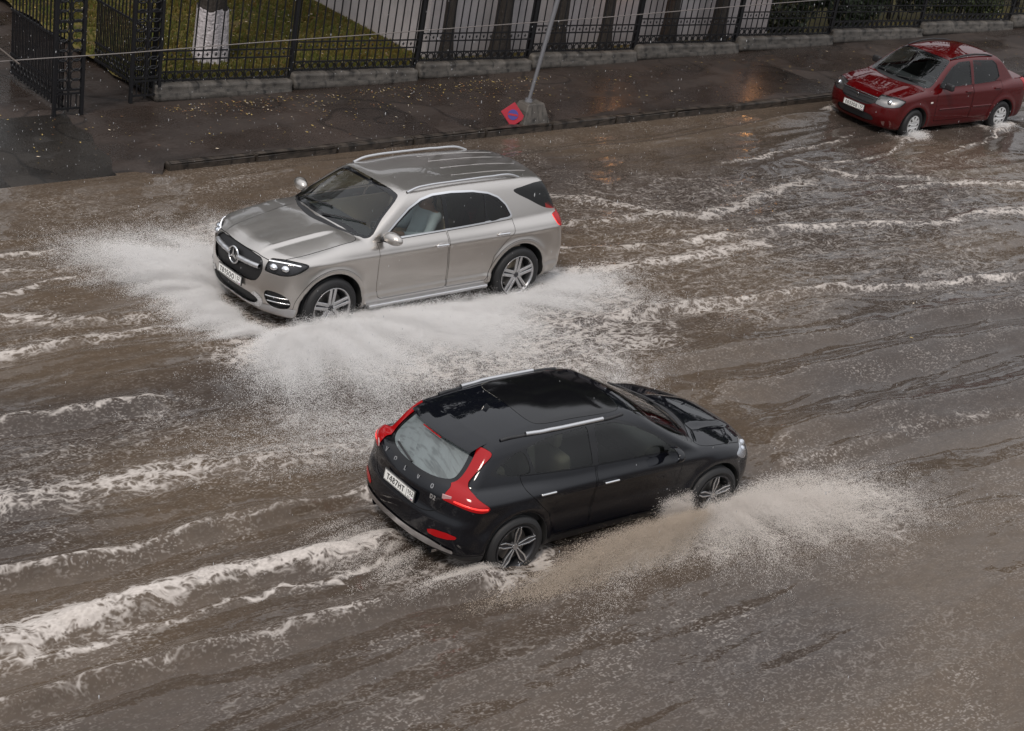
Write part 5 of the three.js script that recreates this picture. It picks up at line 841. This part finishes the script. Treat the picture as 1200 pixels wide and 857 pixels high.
// ---------------------------------------------------------------- dark red sedan
{
  const spec = {
    wb: 1.315, wr: 0.3, arch: 0.348, archIn: 0.56, flare: 0.016, crown: 0.06, rs: 0.09, rn: 0.09, rt: 0.08, rr: 0.09, rc: 0.05, ns: [0.36, 2.8], ts: [0.16, 3], wss: 0.22, rws: 0.15, gy: 0.85, tailEnd: -2.17, noseEnd: 2.12, y0: 0.18, y1: 1.55, h: 0.023,
    top: [[2.1, 0.66], [2.03, 0.77], [1.93, 0.82], [1.5, 0.905], [1.1, 0.965], [0.9, 0.98], [-1.2, 1.02], [-1.6, 1.05], [-2.02, 1.045], [-2.15, 0.98]],
    nose: [[0.15, 1.95], [0.3, 2.06], [0.46, 2.105], [0.58, 2.1], [0.7, 2.06], [0.82, 1.96], [0.95, 1.8]],
    tail: [[0.2, -2.06], [0.4, -2.15], [0.7, -2.15], [0.92, -2.13], [1.08, -2.06]],
    plan: [[2.08, 0.8], [1.7, 0.845], [1.3, 0.862], [0.8, 0.866], [-1.2, 0.866], [-1.8, 0.85], [-2.12, 0.79]],
    sec: [[0.15, 0.08], [0.28, 0.03], [0.42, 0.008], [0.55, 0.0], [0.7, 0.002], [0.84, 0.006], [0.92, 0.025], [1.0, 0.07], [1.08, 0.12]],
    wg: [[0.85, 0.84], [0.98, 0.795], [1.1, 0.75], [1.25, 0.69], [1.4, 0.62], [1.5, 0.54], [1.56, 0.48]], wgx: [[1.2, 0.97], [0.5, 1], [-0.6, 1], [-1.2, 0.96], [-1.8, 0.88]],
    ws: [[0.85, 1.4], [0.93, 1.24], [0.99, 1.13], [1.2, 0.78], [1.4, 0.44], [1.52, 0.2]], rw: [[0.95, -1.84], [1.05, -1.73], [1.25, -1.5], [1.4, -1.3], [1.52, -1.05]],
    roof: [[0.6, 1.37], [0.35, 1.44], [0.1, 1.485], [-0.4, 1.515], [-0.9, 1.5], [-1.4, 1.43]], bot: [[2.1, 0.2], [0, 0.2], [-2.1, 0.24]],
    hood: (x, a) => sstep(1.05, 1.4, x) * (1 - sstep(1.85, 2.05, x)) * 0.016 * sstep(0.52, 0.4, a),
  };
  const redP = paint(0.075, 0.0022, 0.003, 0.0, 0.35, 0.0004);
  const car = makeCar('red_sedan', 'dark red sedan standing along the kerb under the hedge', SEDAN, spec, { paint: redP }), t = car.t;
  const sym = h => h.concat(h.slice().reverse().filter(p => p[0] > 1e-6).map(([z, y]) => [-z, y]));
  const wsh = poly(soft(sym([[0, 1.0], [0.45, 0.99], [0.7, 0.96], [0.74, 0.985], [0.66, 1.2], [0.56, 1.4], [0.46, 1.425], [0, 1.442]]), 4));
  car.carve('windshield_frame', MAT.blackGloss, (x, y, z, nx) => Math.max(wsh(z, y), (0.3 - nx) * 0.1, -wsh(z, y) - 0.025), { off: -0.002 });
  car.carve('windshield', MAT.glass, (x, y, z, nx) => Math.max(wsh(z, y), (0.26 - nx) * 0.1), { off: -0.004 });
  const rw = poly(soft(sym([[0, 1.1], [0.5, 1.11], [0.57, 1.15], [0.48, 1.38], [0, 1.42]]), 4));
  car.carve('rear_window', MAT.dark, (x, y, z, nx) => Math.max(rw(z, y), (nx + 0.3) * 0.1, x + 0.9), { off: -0.004 });
  const fr = poly([[0.68, 1.0], [-0.23, 1.02], [-0.22, 1.385], [0.08, 1.375], [0.3, 1.3], [0.5, 1.16]], 0.012), re = poly([[-0.36, 1.025], [-1.0, 1.045], [-1.12, 1.1], [-1.05, 1.3], [-0.95, 1.365], [-0.36, 1.39]], 0.015);
  for (const s of [-1, 1]) { const sd = z => 0.4 - z * s;
    car.carve('side_window', MAT.tint, (x, y, z) => Math.max(fr(x, y), sd(z)), { off: -0.007 }); car.carve('side_window', MAT.dark, (x, y, z) => Math.max(re(x, y), sd(z)), { off: -0.007 });
    car.carve('window_seal', MAT.plastic, (x, y, z) => Math.max(Math.min(fr(x, y), re(x, y)) - 0.014, sd(z)), { off: -0.002 });
  }
  const hl = poly([[2.08, 0.74], [2.08, 0.66], [1.98, 0.63], [1.78, 0.68], [1.66, 0.775], [1.75, 0.81], [1.98, 0.8]], 0.006);
  for (const s of [-1, 1]) { const h = car.carve('headlight', MAT.lens, (x, y, z) => Math.max(hl(x, y), 0.42 - z * s), { off: 0.004, gap: 0.003, under: ['housing', MAT.disc, -0.02] }); const p = car.hit(V3(1.9, 0.72, s * 1.2), V3(0, 0, -s), 0.9), q = mesh('projector', new THREE.SphereGeometry(0.05, 14, 10), MAT.reflector, h); q.position.set(p.x - 0.01, p.y, p.z - s * 0.035);
    const tl = poly([[-1.85, 1.0], [-1.9, 0.8], [-2.2, 0.76], [-2.2, 1.0]], 0.01); car.carve('tail_light', MAT.red, (x, y, z) => Math.max(tl(x, y), 0.45 - z * s), { off: 0.004, gap: 0.003 }); }
  const gr = poly(soft(sym([[0, 0.735], [0.3, 0.74], [0.47, 0.735], [0.45, 0.68], [0.33, 0.6], [0, 0.575]]), 3)), li = poly(soft(sym([[0, 0.42], [0.4, 0.42], [0.46, 0.35], [0.4, 0.3], [0, 0.29]]), 3));
  const grille = car.carve('grille', MAT.plastic, (x, y, z) => Math.max(gr(z, y), 1.75 - x), { off: -0.012 }); car.carve('lower_intake', MAT.plastic, (x, y, z) => Math.max(li(z, y), 1.75 - x), { off: -0.015 });
  { const pts = []; for (let k = 0; k <= 12; k++) { const z = lerp(-0.46, 0.46, k / 12), y = 0.748 - 0.01 * Math.abs(z), p = car.hit(V3(2.5, y, z), V3(-1, 0, 0), 0.9); pts.push(V3(p.x, y, z)); } mesh('chrome_strip', tube(pts, 0.012, 6, 24), MAT.chrome, grille);
    const p = car.hit(V3(2.5, 0.67, 0), V3(-1, 0, 0), 0.9), sh = new THREE.Shape([[0, 0.06], [0.04, 0], [0, -0.06], [-0.04, 0]].map(a => new THREE.Vector2(...a))); sh.holes.push(new THREE.Path([[0, 0.035], [-0.022, 0], [0, -0.035], [0.022, 0]].map(a => new THREE.Vector2(...a)))); const e = mesh('emblem', new THREE.ExtrudeGeometry(sh, { depth: 0.012, bevelEnabled: false }), MAT.chrome, grille); e.position.set(p.x, 0.672, 0); e.rotation.y = Math.PI / 2;
    for (const y of [0.625, 0.7]) { const q = []; for (let k = 0; k <= 8; k++) { const z = lerp(-0.36, 0.36, k / 8), r = car.hit(V3(2.5, y, z), V3(-1, 0, 0), 0.9); q.push(V3(r.x - 0.004, y, z)); } mesh('slat', tube(q, 0.008, 5, 16), MAT.plastic, grille); } }
  plate(t, 'Е033ОЕ', '52', [car.hit(V3(2.6, 0.5, 0), V3(-1, 0, 0), 0.9).x + 0.014, 0.5, 0], Math.PI / 2, -0.05);
  const hood = poly(soft([[1.22, 0], [1.15, 0.35], [1.02, 0.66], [1.1, 0.74], [1.5, 0.72], [1.8, 0.64], [1.96, 0.44], [2.0, 0.2], [2.01, 0], [2.0, -0.2], [1.96, -0.44], [1.8, -0.64], [1.5, -0.72], [1.1, -0.74], [1.02, -0.66], [1.15, -0.35]], 4));
  car.carve('hood', redP, (x, y, z, nx, ny) => Math.max(hood(x, z), (0.4 - ny) * 0.1), { gap: 0.004 });
  car.carve('cowl', MAT.plastic, (x, y, z, nx, ny) => Math.max(poly([[0.95, -0.72], [1.24, -0.36], [1.3, 0], [1.24, 0.36], [0.95, 0.72], [1.04, 0.4], [1.1, 0], [1.04, -0.4]])(x, z), (0.2 - ny) * 0.1, 0.85 - y), { off: -0.003 });
  const fd = poly([[0.74, 0.36], [0.77, 0.6], [0.78, 0.972], [-0.28, 0.995], [-0.29, 0.7], [-0.28, 0.34], [0.72, 0.34]]), rd = poly([[-0.3, 0.995], [-1.2, 1.02], [-1.18, 0.85], [-1.0, 0.7], [-0.9, 0.5], [-0.88, 0.34], [-0.3, 0.34], [-0.31, 0.7]]);
  for (const s of [-1, 1]) for (const [d, hx, hy] of [[fd, -0.14, 0.88], [rd, -1.02, 0.9]]) {
    const door = car.carve('door', redP, (x, y, z) => Math.max(d(x, y), 0.5 - z * s), { gap: 0.0035 });
    const p = car.hit(V3(hx, hy, s * 1.3), V3(0, 0, -s), 0.7), h = mesh('handle', rbox(0.17, 0.03, 0.03, 0.01, 0, 0, 0, 3), redP, door); h.position.set(p.x, p.y, p.z + s * 0.018);
    const a = d === fd ? [0.66, -0.24] : [-0.34, -0.92], pts = []; for (let k = 0; k <= 6; k++) { const x = lerp(a[0], a[1], k / 6), q = car.hit(V3(x, 0.57, s * 1.3), V3(0, 0, -s), 0.7); pts.push(V3(x, 0.57, q.z + s * 0.002)); } mesh('side_moulding', tube(pts, 0.016, 6, 10), redP, door);
  }
  car.finish();
  for (const s of [-1, 1]) {
    const pts = []; for (let k = 0; k <= 10; k++) { const x = lerp(0.25, -1.0, k / 10), zz = s * 0.535, p = car.hit(V3(x, 2, zz), V3(0, -1, 0), 1); pts.push(V3(x, p.y + 0.012 + 0.035 * Math.min(1, 4 * (k / 10) * (1 - k / 10)), zz)); } mesh('roof_rail', tube(pts, 0.016, 6, 20), MAT.plastic, t);
    const m = mesh('mirror', rbox(0.09, 0.13, 0.2, 0.04, 0, 0, 0, 4), MAT.plastic, t); m.position.set(0.6, 1.03, s * 0.94); mesh('mirror_foot', rod(V3(0, -0.03, 0), V3(0.02, -0.05, -s * 0.14), 0.025), MAT.plastic, m); mesh('mirror_glass', new THREE.PlaneGeometry(0.16, 0.1).rotateY(-Math.PI / 2).translate(-0.047, 0, 0), MAT.reflector, m);
    makeWheel(t, [spec.wb, spec.wr, s * 0.765], s, sedanWheel(), 0.1); makeWheel(t, [-spec.wb, spec.wr, s * 0.765], s, sedanWheel());
    const ind = mesh('side_repeater', rbox(0.06, 0.03, 0.012, 0.005), std(0.8, 0.75, 0.7, 0.3), t), q = car.hit(V3(0.92, 0.72, s * 1.2), V3(0, 0, -s), 0.7); ind.position.set(q.x, q.y, q.z + s * 0.004);
    mesh('door_card', box(2.0, 0.4, 0.02, -0.25, 0.74, s * 0.79), MAT.seatDark, t); seat(t, -0.12, s * 0.35, MAT.seatDark, 0.38); seat(t, -0.9, s * 0.35, MAT.seatDark, 0.4);
  }
  for (const [z0, z1] of [[0.5, -0.08], [-0.06, -0.6]]) { const pts = []; for (let k = 0; k <= 8; k++) { const zz = lerp(z0, z1, k / 8), y = 1.01 + 0.03 * Math.sin(k / 8 * 1.57), p = car.hit(V3(1.8, y, zz), V3(-1, 0, 0), 1.6); pts.push(V3(p.x + 0.015, p.y + 0.012, zz)); } mesh('wiper', tube(pts, 0.01, 6, 14), MAT.plastic, t); }
  mesh('cabin_floor', rbox(2.5, 0.08, 1.36, 0.03, -0.4, 0.34, 0), MAT.trimDark, t); mesh('dashboard', rbox(0.4, 0.26, 1.34, 0.1, 0.66, 0.85, 0, 3), MAT.trimDark, t); steering(t, 0.36, 0.88, -0.35); mesh('parcel_shelf', rbox(0.5, 0.03, 1.1, 0.01, -1.38, 1.0, 0), MAT.trimDark, t);
}
function sedanWheel() {
  return sedanWheel.o ??= { R: 0.3, rim: 0.195, W: 0.19, rimMat: MAT.darkAlloy, capMat: MAT.satin, spokes: W => {
    const sh = new THREE.Shape(); sh.absarc(0, 0, 0.192, 0, Math.PI * 2); for (let k = 0; k < 8; k++) { const a = k * Math.PI / 4, h = new THREE.Path(), c = Math.cos(a), s = Math.sin(a), w = 0.03; [[0.09, -0.012], [0.16, -0.034], [0.17, 0], [0.16, 0.034], [0.09, 0.012]].forEach(([r, q], i) => h[i ? 'lineTo' : 'moveTo'](r * c - q * s, r * s + q * c)); sh.holes.push(h); }
    const g = new THREE.ExtrudeGeometry(sh, { depth: 0.012, bevelEnabled: true, bevelSize: 0.003, bevelThickness: 0.003, bevelSegments: 1, curveSegments: 32 }); g.translate(0, 0, W * 0.86); const p = g.attributes.position; for (let i = 0; i < p.count; i++) { const q = Math.hypot(p.getX(i), p.getY(i)); p.setZ(i, p.getZ(i) + 0.02 * Math.cos(q / 0.19 * 1.5) - 0.008); } g.computeVertexNormals();
    return [['wheel_cover', g, phys(0.6, 0.6, 0.6, 0.35, { metalness: 0.3 })]];
  } };
}
// ---------------------------------------------------------------- the driver of the silver SUV
{
  const t = thing('person', 'person in a pale shirt at the wheel of the silver SUV', 'person', [SUV.x, BED, SUV.z], SUV.turn), Z = -0.38;
  const J = { hip: [-0.12, 0.78, 0], waist: [-0.2, 0.95, 0], chest: [-0.28, 1.15, 0], neck: [-0.31, 1.3, 0], head: [-0.28, 1.43, 0] };
  const B = [[J.hip, J.waist, 0.15, 0.135], [J.waist, J.chest, 0.135, 0.15], [J.chest, J.neck, 0.13, 0.06], [J.neck, [-0.295, 1.38, 0], 0.055, 0.055]];
  for (const s of [-1, 1]) {
    B.push([[-0.29, 1.22, 0], [-0.29, 1.22, s * 0.17], 0.1, 0.075], [[-0.29, 1.22, s * 0.18], [-0.14, 0.99, s * 0.25], 0.062, 0.048], [[-0.14, 0.99, s * 0.25], [0.24, 1.05, s * 0.19], 0.046, 0.03], [[0.24, 1.05, s * 0.19], [0.3, 1.06, s * 0.18], 0.032, 0.036]);
    for (let k = 0; k < 4; k++) B.push([[0.31, 1.09 - 0.022 * k, s * 0.18], [0.37, 1.1 - 0.022 * k, s * 0.165], 0.011, 0.01], [[0.37, 1.1 - 0.022 * k, s * 0.165], [0.375, 1.095 - 0.022 * k, s * 0.135], 0.01, 0.009]);
    B.push([[0.29, 1.07, s * 0.15], [0.34, 1.11, s * 0.135], 0.012, 0.01]);
    B.push([[-0.12, 0.77, s * 0.1], [0.34, 0.86, s * 0.14], 0.09, 0.062], [[0.34, 0.86, s * 0.14], [0.6, 0.58, s * 0.13], 0.06, 0.042], [[0.6, 0.56, s * 0.13], [0.76, 0.55, s * 0.13], 0.042, 0.034]);
  }
  const f = (x, y, z) => {
    z -= Z; let d = 1e9;
    for (const [a, b, ra, rb] of B) { const ex = b[0] - a[0], ey = b[1] - a[1], ez = b[2] - a[2], q = clamp(((x - a[0]) * ex + (y - a[1]) * ey + (z - a[2]) * ez) / (ex * ex + ey * ey + ez * ez)); d = smin(d, Math.hypot(x - a[0] - ex * q, y - a[1] - ey * q, z - a[2] - ez * q) - lerp(ra, rb, q), ra < 0.02 ? 0.008 : 0.04); }
    const hx = x - J.head[0], hy = y - J.head[1]; let h = (Math.hypot(hx / 0.098, hy / 0.122, z / 0.078) - 1) * 0.09;
    h = smin(h, Math.hypot(hx - 0.1, (hy + 0.015) * 0.7, z) - 0.014, 0.02); h = smin(h, Math.hypot(hx - 0.06, hy + 0.085, z) - 0.035, 0.03);
    for (const s of [-1, 1]) { h = smin(h, Math.hypot(hx + 0.005, hy + 0.005, (z - s * 0.08) * 1.6) - 0.024, 0.008); h = smax(h, 0.014 - Math.hypot(hx - 0.098, hy - 0.015, z - s * 0.032), 0.012); }
    return smin(d, h, 0.03);
  };
  const M = skin(f, [-0.55, 0.46, Z - 0.42], [0.86, 1.62, Z + 0.42], 0.015);
  mesh('body', toGeometry({ P: M.P.slice(), N: M.N.slice(), idx: M.idx.slice() }), std(0.42, 0.25, 0.18, 0.6), t);
  const copy = () => ({ P: M.P.slice(), N: M.N.slice(), idx: M.idx.slice() });
  mesh('shirt', toGeometry(split(copy(), (x, y, z) => Math.max(y - 1.285, 0.84 - y, x - 0.22))[0], 0.01), std(0.55, 0.6, 0.64, 0.85), t);
  mesh('trousers', toGeometry(split(copy(), (x, y) => Math.max(y - 0.9, x - 0.66, -(x + 0.5)))[0], 0.014), std(0.03, 0.035, 0.05, 0.85), t);
  mesh('hair', toGeometry(split(copy(), (x, y, z) => Math.max(Math.hypot((x + 0.3) / 1.0, y - 1.46, z - Z) - 0.115, -(y - 1.44 + 0.0) - (x < -0.28 ? 0.06 : -0.03)))[0], 0.014), std(0.05, 0.03, 0.018, 0.7), t);
}
// ---------------------------------------------------------------- spray thrown up by the wheels, drops of rain
const dropGeo = (() => { const g = new THREE.OctahedronGeometry(1, 0), p = g.attributes.position; g.computeVertexNormals(); for (let i = 0; i < p.count; i++) { const v = V3(p.getX(i), p.getY(i), p.getZ(i)).normalize(); g.attributes.normal.setXYZ(i, v.x, v.y, v.z); } return g; })();
const sprayWhite = phys(0.93, 0.915, 0.905, 0.5, { ior: 1.33 }), sprayMud = phys(0.58, 0.49, 0.4, 0.5, { ior: 1.33 }), sprayBrown = phys(0.82, 0.765, 0.715, 0.5, { ior: 1.33 });
const UP = V3(0, 1, 0);
const clusterGeo = (() => {                                // a handful of fine threads and drops
  const r = rng(4242), list = [], g1 = () => (r() + r() + r() + r() - 2) * 0.9;
  for (let k = 0; k < 8; k++) { const g = dropGeo.clone(), s = 0.0009 + 0.0009 * r() * r(), L = s * (1.5 + 5 * r()); g.scale(s, L, s); g.rotateX(0.5 * g1()); g.rotateZ(0.5 * g1()); g.translate(0.03 * g1(), 0.05 * g1(), 0.03 * g1()); list.push(g); }
  return merged(list);
})();
function spray(label, car, seed, mat, emitters) {
  const gauss0 = r => (r() + r() + r() + r() - 2) * 0.9;
  function build(geo, m, name, lab, count, size, seed2) {
    const r = rng(seed2), total = emitters.reduce((s, e) => s + Math.round(e.n * count), 0), im = new THREE.InstancedMesh(geo, m, total), M = new THREE.Matrix4(), Q = new THREE.Quaternion(), P = V3(0, 0, 0), S = V3(0, 0, 0), U = V3(0, 0, 0), Q2 = new THREE.Quaternion();
    let n = 0;
    for (const e of emitters) {
      const rj = rng(seed + e.jets * 13 + e.n), pick = a => lerp(a[0], a[1], rj()), jets = [];
      for (let k = 0; k < e.jets; k++) { const q = rj(); jets.push({ f: lerp(e.f[0], e.f[1], q), r: pick(e.r), vf: e.sort ? lerp(e.vf[1], e.vf[0], clamp(q + 0.25 * gauss0(rj))) : pick(e.vf), vr: pick(e.vr), vy: pick(e.vy), w: 0.25 + rj() ** 2 }); }
      const cum = []; let c = 0; for (const j of jets) cum.push(c += j.w);
      for (let k = 0, N = Math.round(e.n * count); k < N; k++) {
        const q = r() * c; let lo = 0, hi = jets.length - 1; while (lo < hi) { const m2 = (lo + hi) >> 1; cum[m2] < q ? lo = m2 + 1 : hi = m2; } const j = jets[lo];
        const J = e.jit * (r() < 0.25 ? 2.2 : 1), vf = j.vf + J * 1.6 * gauss0(r), vr = Math.max(0.05, j.vr * (1 + 0.35 * J * gauss0(r))), vy = Math.max(0.1, j.vy * (1 + 0.45 * J * gauss0(r)));
        const tl = (vy + Math.sqrt(vy * vy + 1)) / 9.81, t = Math.pow(r(), e.pow ?? 0.8) * Math.min(e.T, tl);
        const f = j.f + vf * t + 0.04 * gauss0(r), rr = (j.r + vr * t) * e.side + 0.04 * gauss0(r), y = 0.03 + vy * t - 4.905 * t * t + 0.02 * r();
        const [x, z] = street(car, f, rr); P.set(x, Math.max(y, waterHeight(x, z) + 0.006), z);
        // threads and drops of water, drawn out along their flight
        const s = size[0] + (size[1] - size[0]) * r() ** 2, vx = street(car, vf, rr < 0 ? -vr : vr), o = street(car, 0, 0);
        U.set(vx[0] - o[0] + 1.4 * gauss0(r), (vy - 9.81 * t) * 0.7 + 0.9 * gauss0(r), vx[1] - o[1] + 1.4 * gauss0(r)).normalize(); Q.setFromUnitVectors(UP, U).multiply(Q2.setFromAxisAngle(UP, r() * 6.28)); S.set(s, s, s); M.compose(P, Q, S); im.setMatrixAt(n++, M);
      }
    }
    stuff(name, im, lab, 'spray');
  }
  build(clusterGeo, mat, 'water_spray', label, 0.5, [0.7, 1.45], seed);
}
spray('white spray fanning out from the wheels of the silver SUV', SUV, 501, sprayWhite, [
  { n: 320000, jets: 280, f: [2.25, 0.9], r: [0.75, 1.0], side: -1, sort: true, vf: [-6.0, 2.6], vr: [0.9, 5.0], vy: [0.8, 2.3], T: 0.55, jit: 0.34 },
  { n: 80000, jets: 140, f: [0.9, -1.6], r: [0.9, 1.1], side: -1, sort: true, vf: [-6, -1], vr: [0.6, 3.4], vy: [0.6, 1.7], T: 0.5, jit: 0.38 },
  { n: 330000, jets: 260, f: [2.35, 1.2], r: [0.4, 0.95], side: 1, sort: true, vf: [-4.2, 2.9], vr: [0.7, 4.8], vy: [0.9, 2.4], T: 0.52, jit: 0.28 },
  { n: 60000, jets: 90, f: [2.4, 2.3], r: [-0.8, 0.8], side: 1, vf: [0.3, 3.0], vr: [0.1, 1.0], vy: [0.5, 1.5], T: 0.38, jit: 0.4 },
  { n: 20000, jets: 60, f: [-1.7, -2.4], r: [0.6, 1.0], side: -1, vf: [-6, -1.5], vr: [0.1, 1.6], vy: [0.5, 1.4], T: 0.4, jit: 0.4 },
]);
spray('murky spray curling away from the front wheel of the black hatchback', HATCH, 502, sprayBrown, [
  { n: 90000, jets: 150, f: [1.75, 1.35], r: [0.8, 0.95], side: 1, sort: true, vf: [-1.2, 5.4], vr: [0.5, 3.2], vy: [1.1, 2.5], T: 0.58, jit: 0.3, pow: 0.7 },
  { n: 7000, jets: 14, f: [1.12, 1.0], r: [0.86, 0.92], side: 1, vf: [-1.4, -0.4], vr: [0.05, 0.2], vy: [1.8, 2.6], T: 0.3, jit: 0.12, pow: 0.6 },
  { n: 14000, jets: 50, f: [1.35, 0.8], r: [0.9, 1.0], side: 1, vf: [-6.4, -1.0], vr: [1.0, 3.4], vy: [0.8, 1.8], T: 0.45, jit: 0.4 },
  { n: 5000, jets: 40, f: [-1.4, -1.9], r: [0.7, 0.95], side: 1, vf: [-5, -1], vr: [0.1, 1.0], vy: [0.3, 0.8], T: 0.25, jit: 0.4 },
  { n: 4000, jets: 40, f: [-1.9, -2.4], r: [-0.6, 0.6], side: 1, vf: [-5, -1], vr: [0.1, 0.5], vy: [0.3, 0.7], T: 0.25, jit: 0.4 },
]);
spray('muddy sheet of water peeling back along the side of the black hatchback', HATCH, 505, sprayMud, [
  { n: 56000, jets: 50, f: [1.35, 1.05], r: [0.92, 0.98], side: 1, sort: true, vf: [-6.8, -2.2], vr: [0.7, 1.25], vy: [1.5, 2.3], T: 0.48, jit: 0.24, pow: 0.5 },
]);
spray('pale mist of spray on the far side of the black hatchback', HATCH, 503, sprayWhite, [
  { n: 85000, jets: 160, f: [1.9, 0.2], r: [0.75, 0.95], side: -1, sort: true, vf: [-6.5, 2.5], vr: [0.8, 4.6], vy: [1.0, 3.2], T: 0.65, jit: 0.45 },
]);
spray('small splash round the wheels of the dark red sedan', SEDAN, 504, sprayWhite, [
  { n: 3200, jets: 20, f: [1.4, 1.15], r: [0.86, 0.9], side: -1, vf: [-1.5, 1.0], vr: [0.1, 1.0], vy: [0.4, 1.1], T: 0.25, jit: 0.4 },
  { n: 2800, jets: 20, f: [-1.2, -1.5], r: [0.86, 0.9], side: -1, vf: [-1.5, 1.0], vr: [0.1, 1.0], vy: [0.4, 1.0], T: 0.25, jit: 0.4 },
]);
{ // little crowns where the rain strikes the water
  const r = rng(88), N = 22000, im = new THREE.InstancedMesh(dropGeo, phys(0.2, 0.165, 0.14, 0.2, { ior: 1.33 }), N), M = new THREE.Matrix4(), Q = new THREE.Quaternion(); let n = 0;
  while (n < N) { const x = lerp(WX0 + 1, WX1, r()), z = lerp(0.05, 16, r()); if (r() > 0.25 + fbm(x * 0.8, z * 1.3, 3)) continue; const s = 0.002 + 0.0055 * r() ** 3; M.compose(V3(x, waterHeight(x, z) + 0.004 + 0.03 * r() ** 3, z), Q, V3(s * (1 + r()), s, s)); im.setMatrixAt(n++, M); }
  stuff('rain_splashes', im, 'tiny rain splashes dotting the flooded road', 'rain');
}
{ // the rain itself, falling between the window and the street
  const r = rng(314), N = 2800, g = new THREE.OctahedronGeometry(1, 1), im = new THREE.InstancedMesh(g, phys(0.85, 0.86, 0.88, 0.4, { transmission: 0.5, thickness: 0, ior: 1.33 }), N), M = new THREE.Matrix4(), Q = new THREE.Quaternion(), d = camF.clone();
  for (let n = 0; n < N; n++) { const t = 7 + 24 * Math.cbrt(r()), p = CAM.clone().addScaledVector(d, t).addScaledVector(camR, t * 0.8 * (r() - 0.5)).addScaledVector(camU, t * 0.6 * (r() - 0.5)); if (p.y < 0.1) p.y = 0.2 + 2 * r(); Q.setFromEuler(new THREE.Euler(0.05 * (r() - 0.5), 0, 0.08 + 0.05 * (r() - 0.5))); const s = 0.0016 + 0.0016 * r(); M.compose(p, Q, V3(s, s * (2.5 + 3 * r()), s)); im.setMatrixAt(n, M); }
  stuff('falling_rain', im, 'drops of heavy rain falling over the street', 'rain');
}
renderer.render(scene, camera);
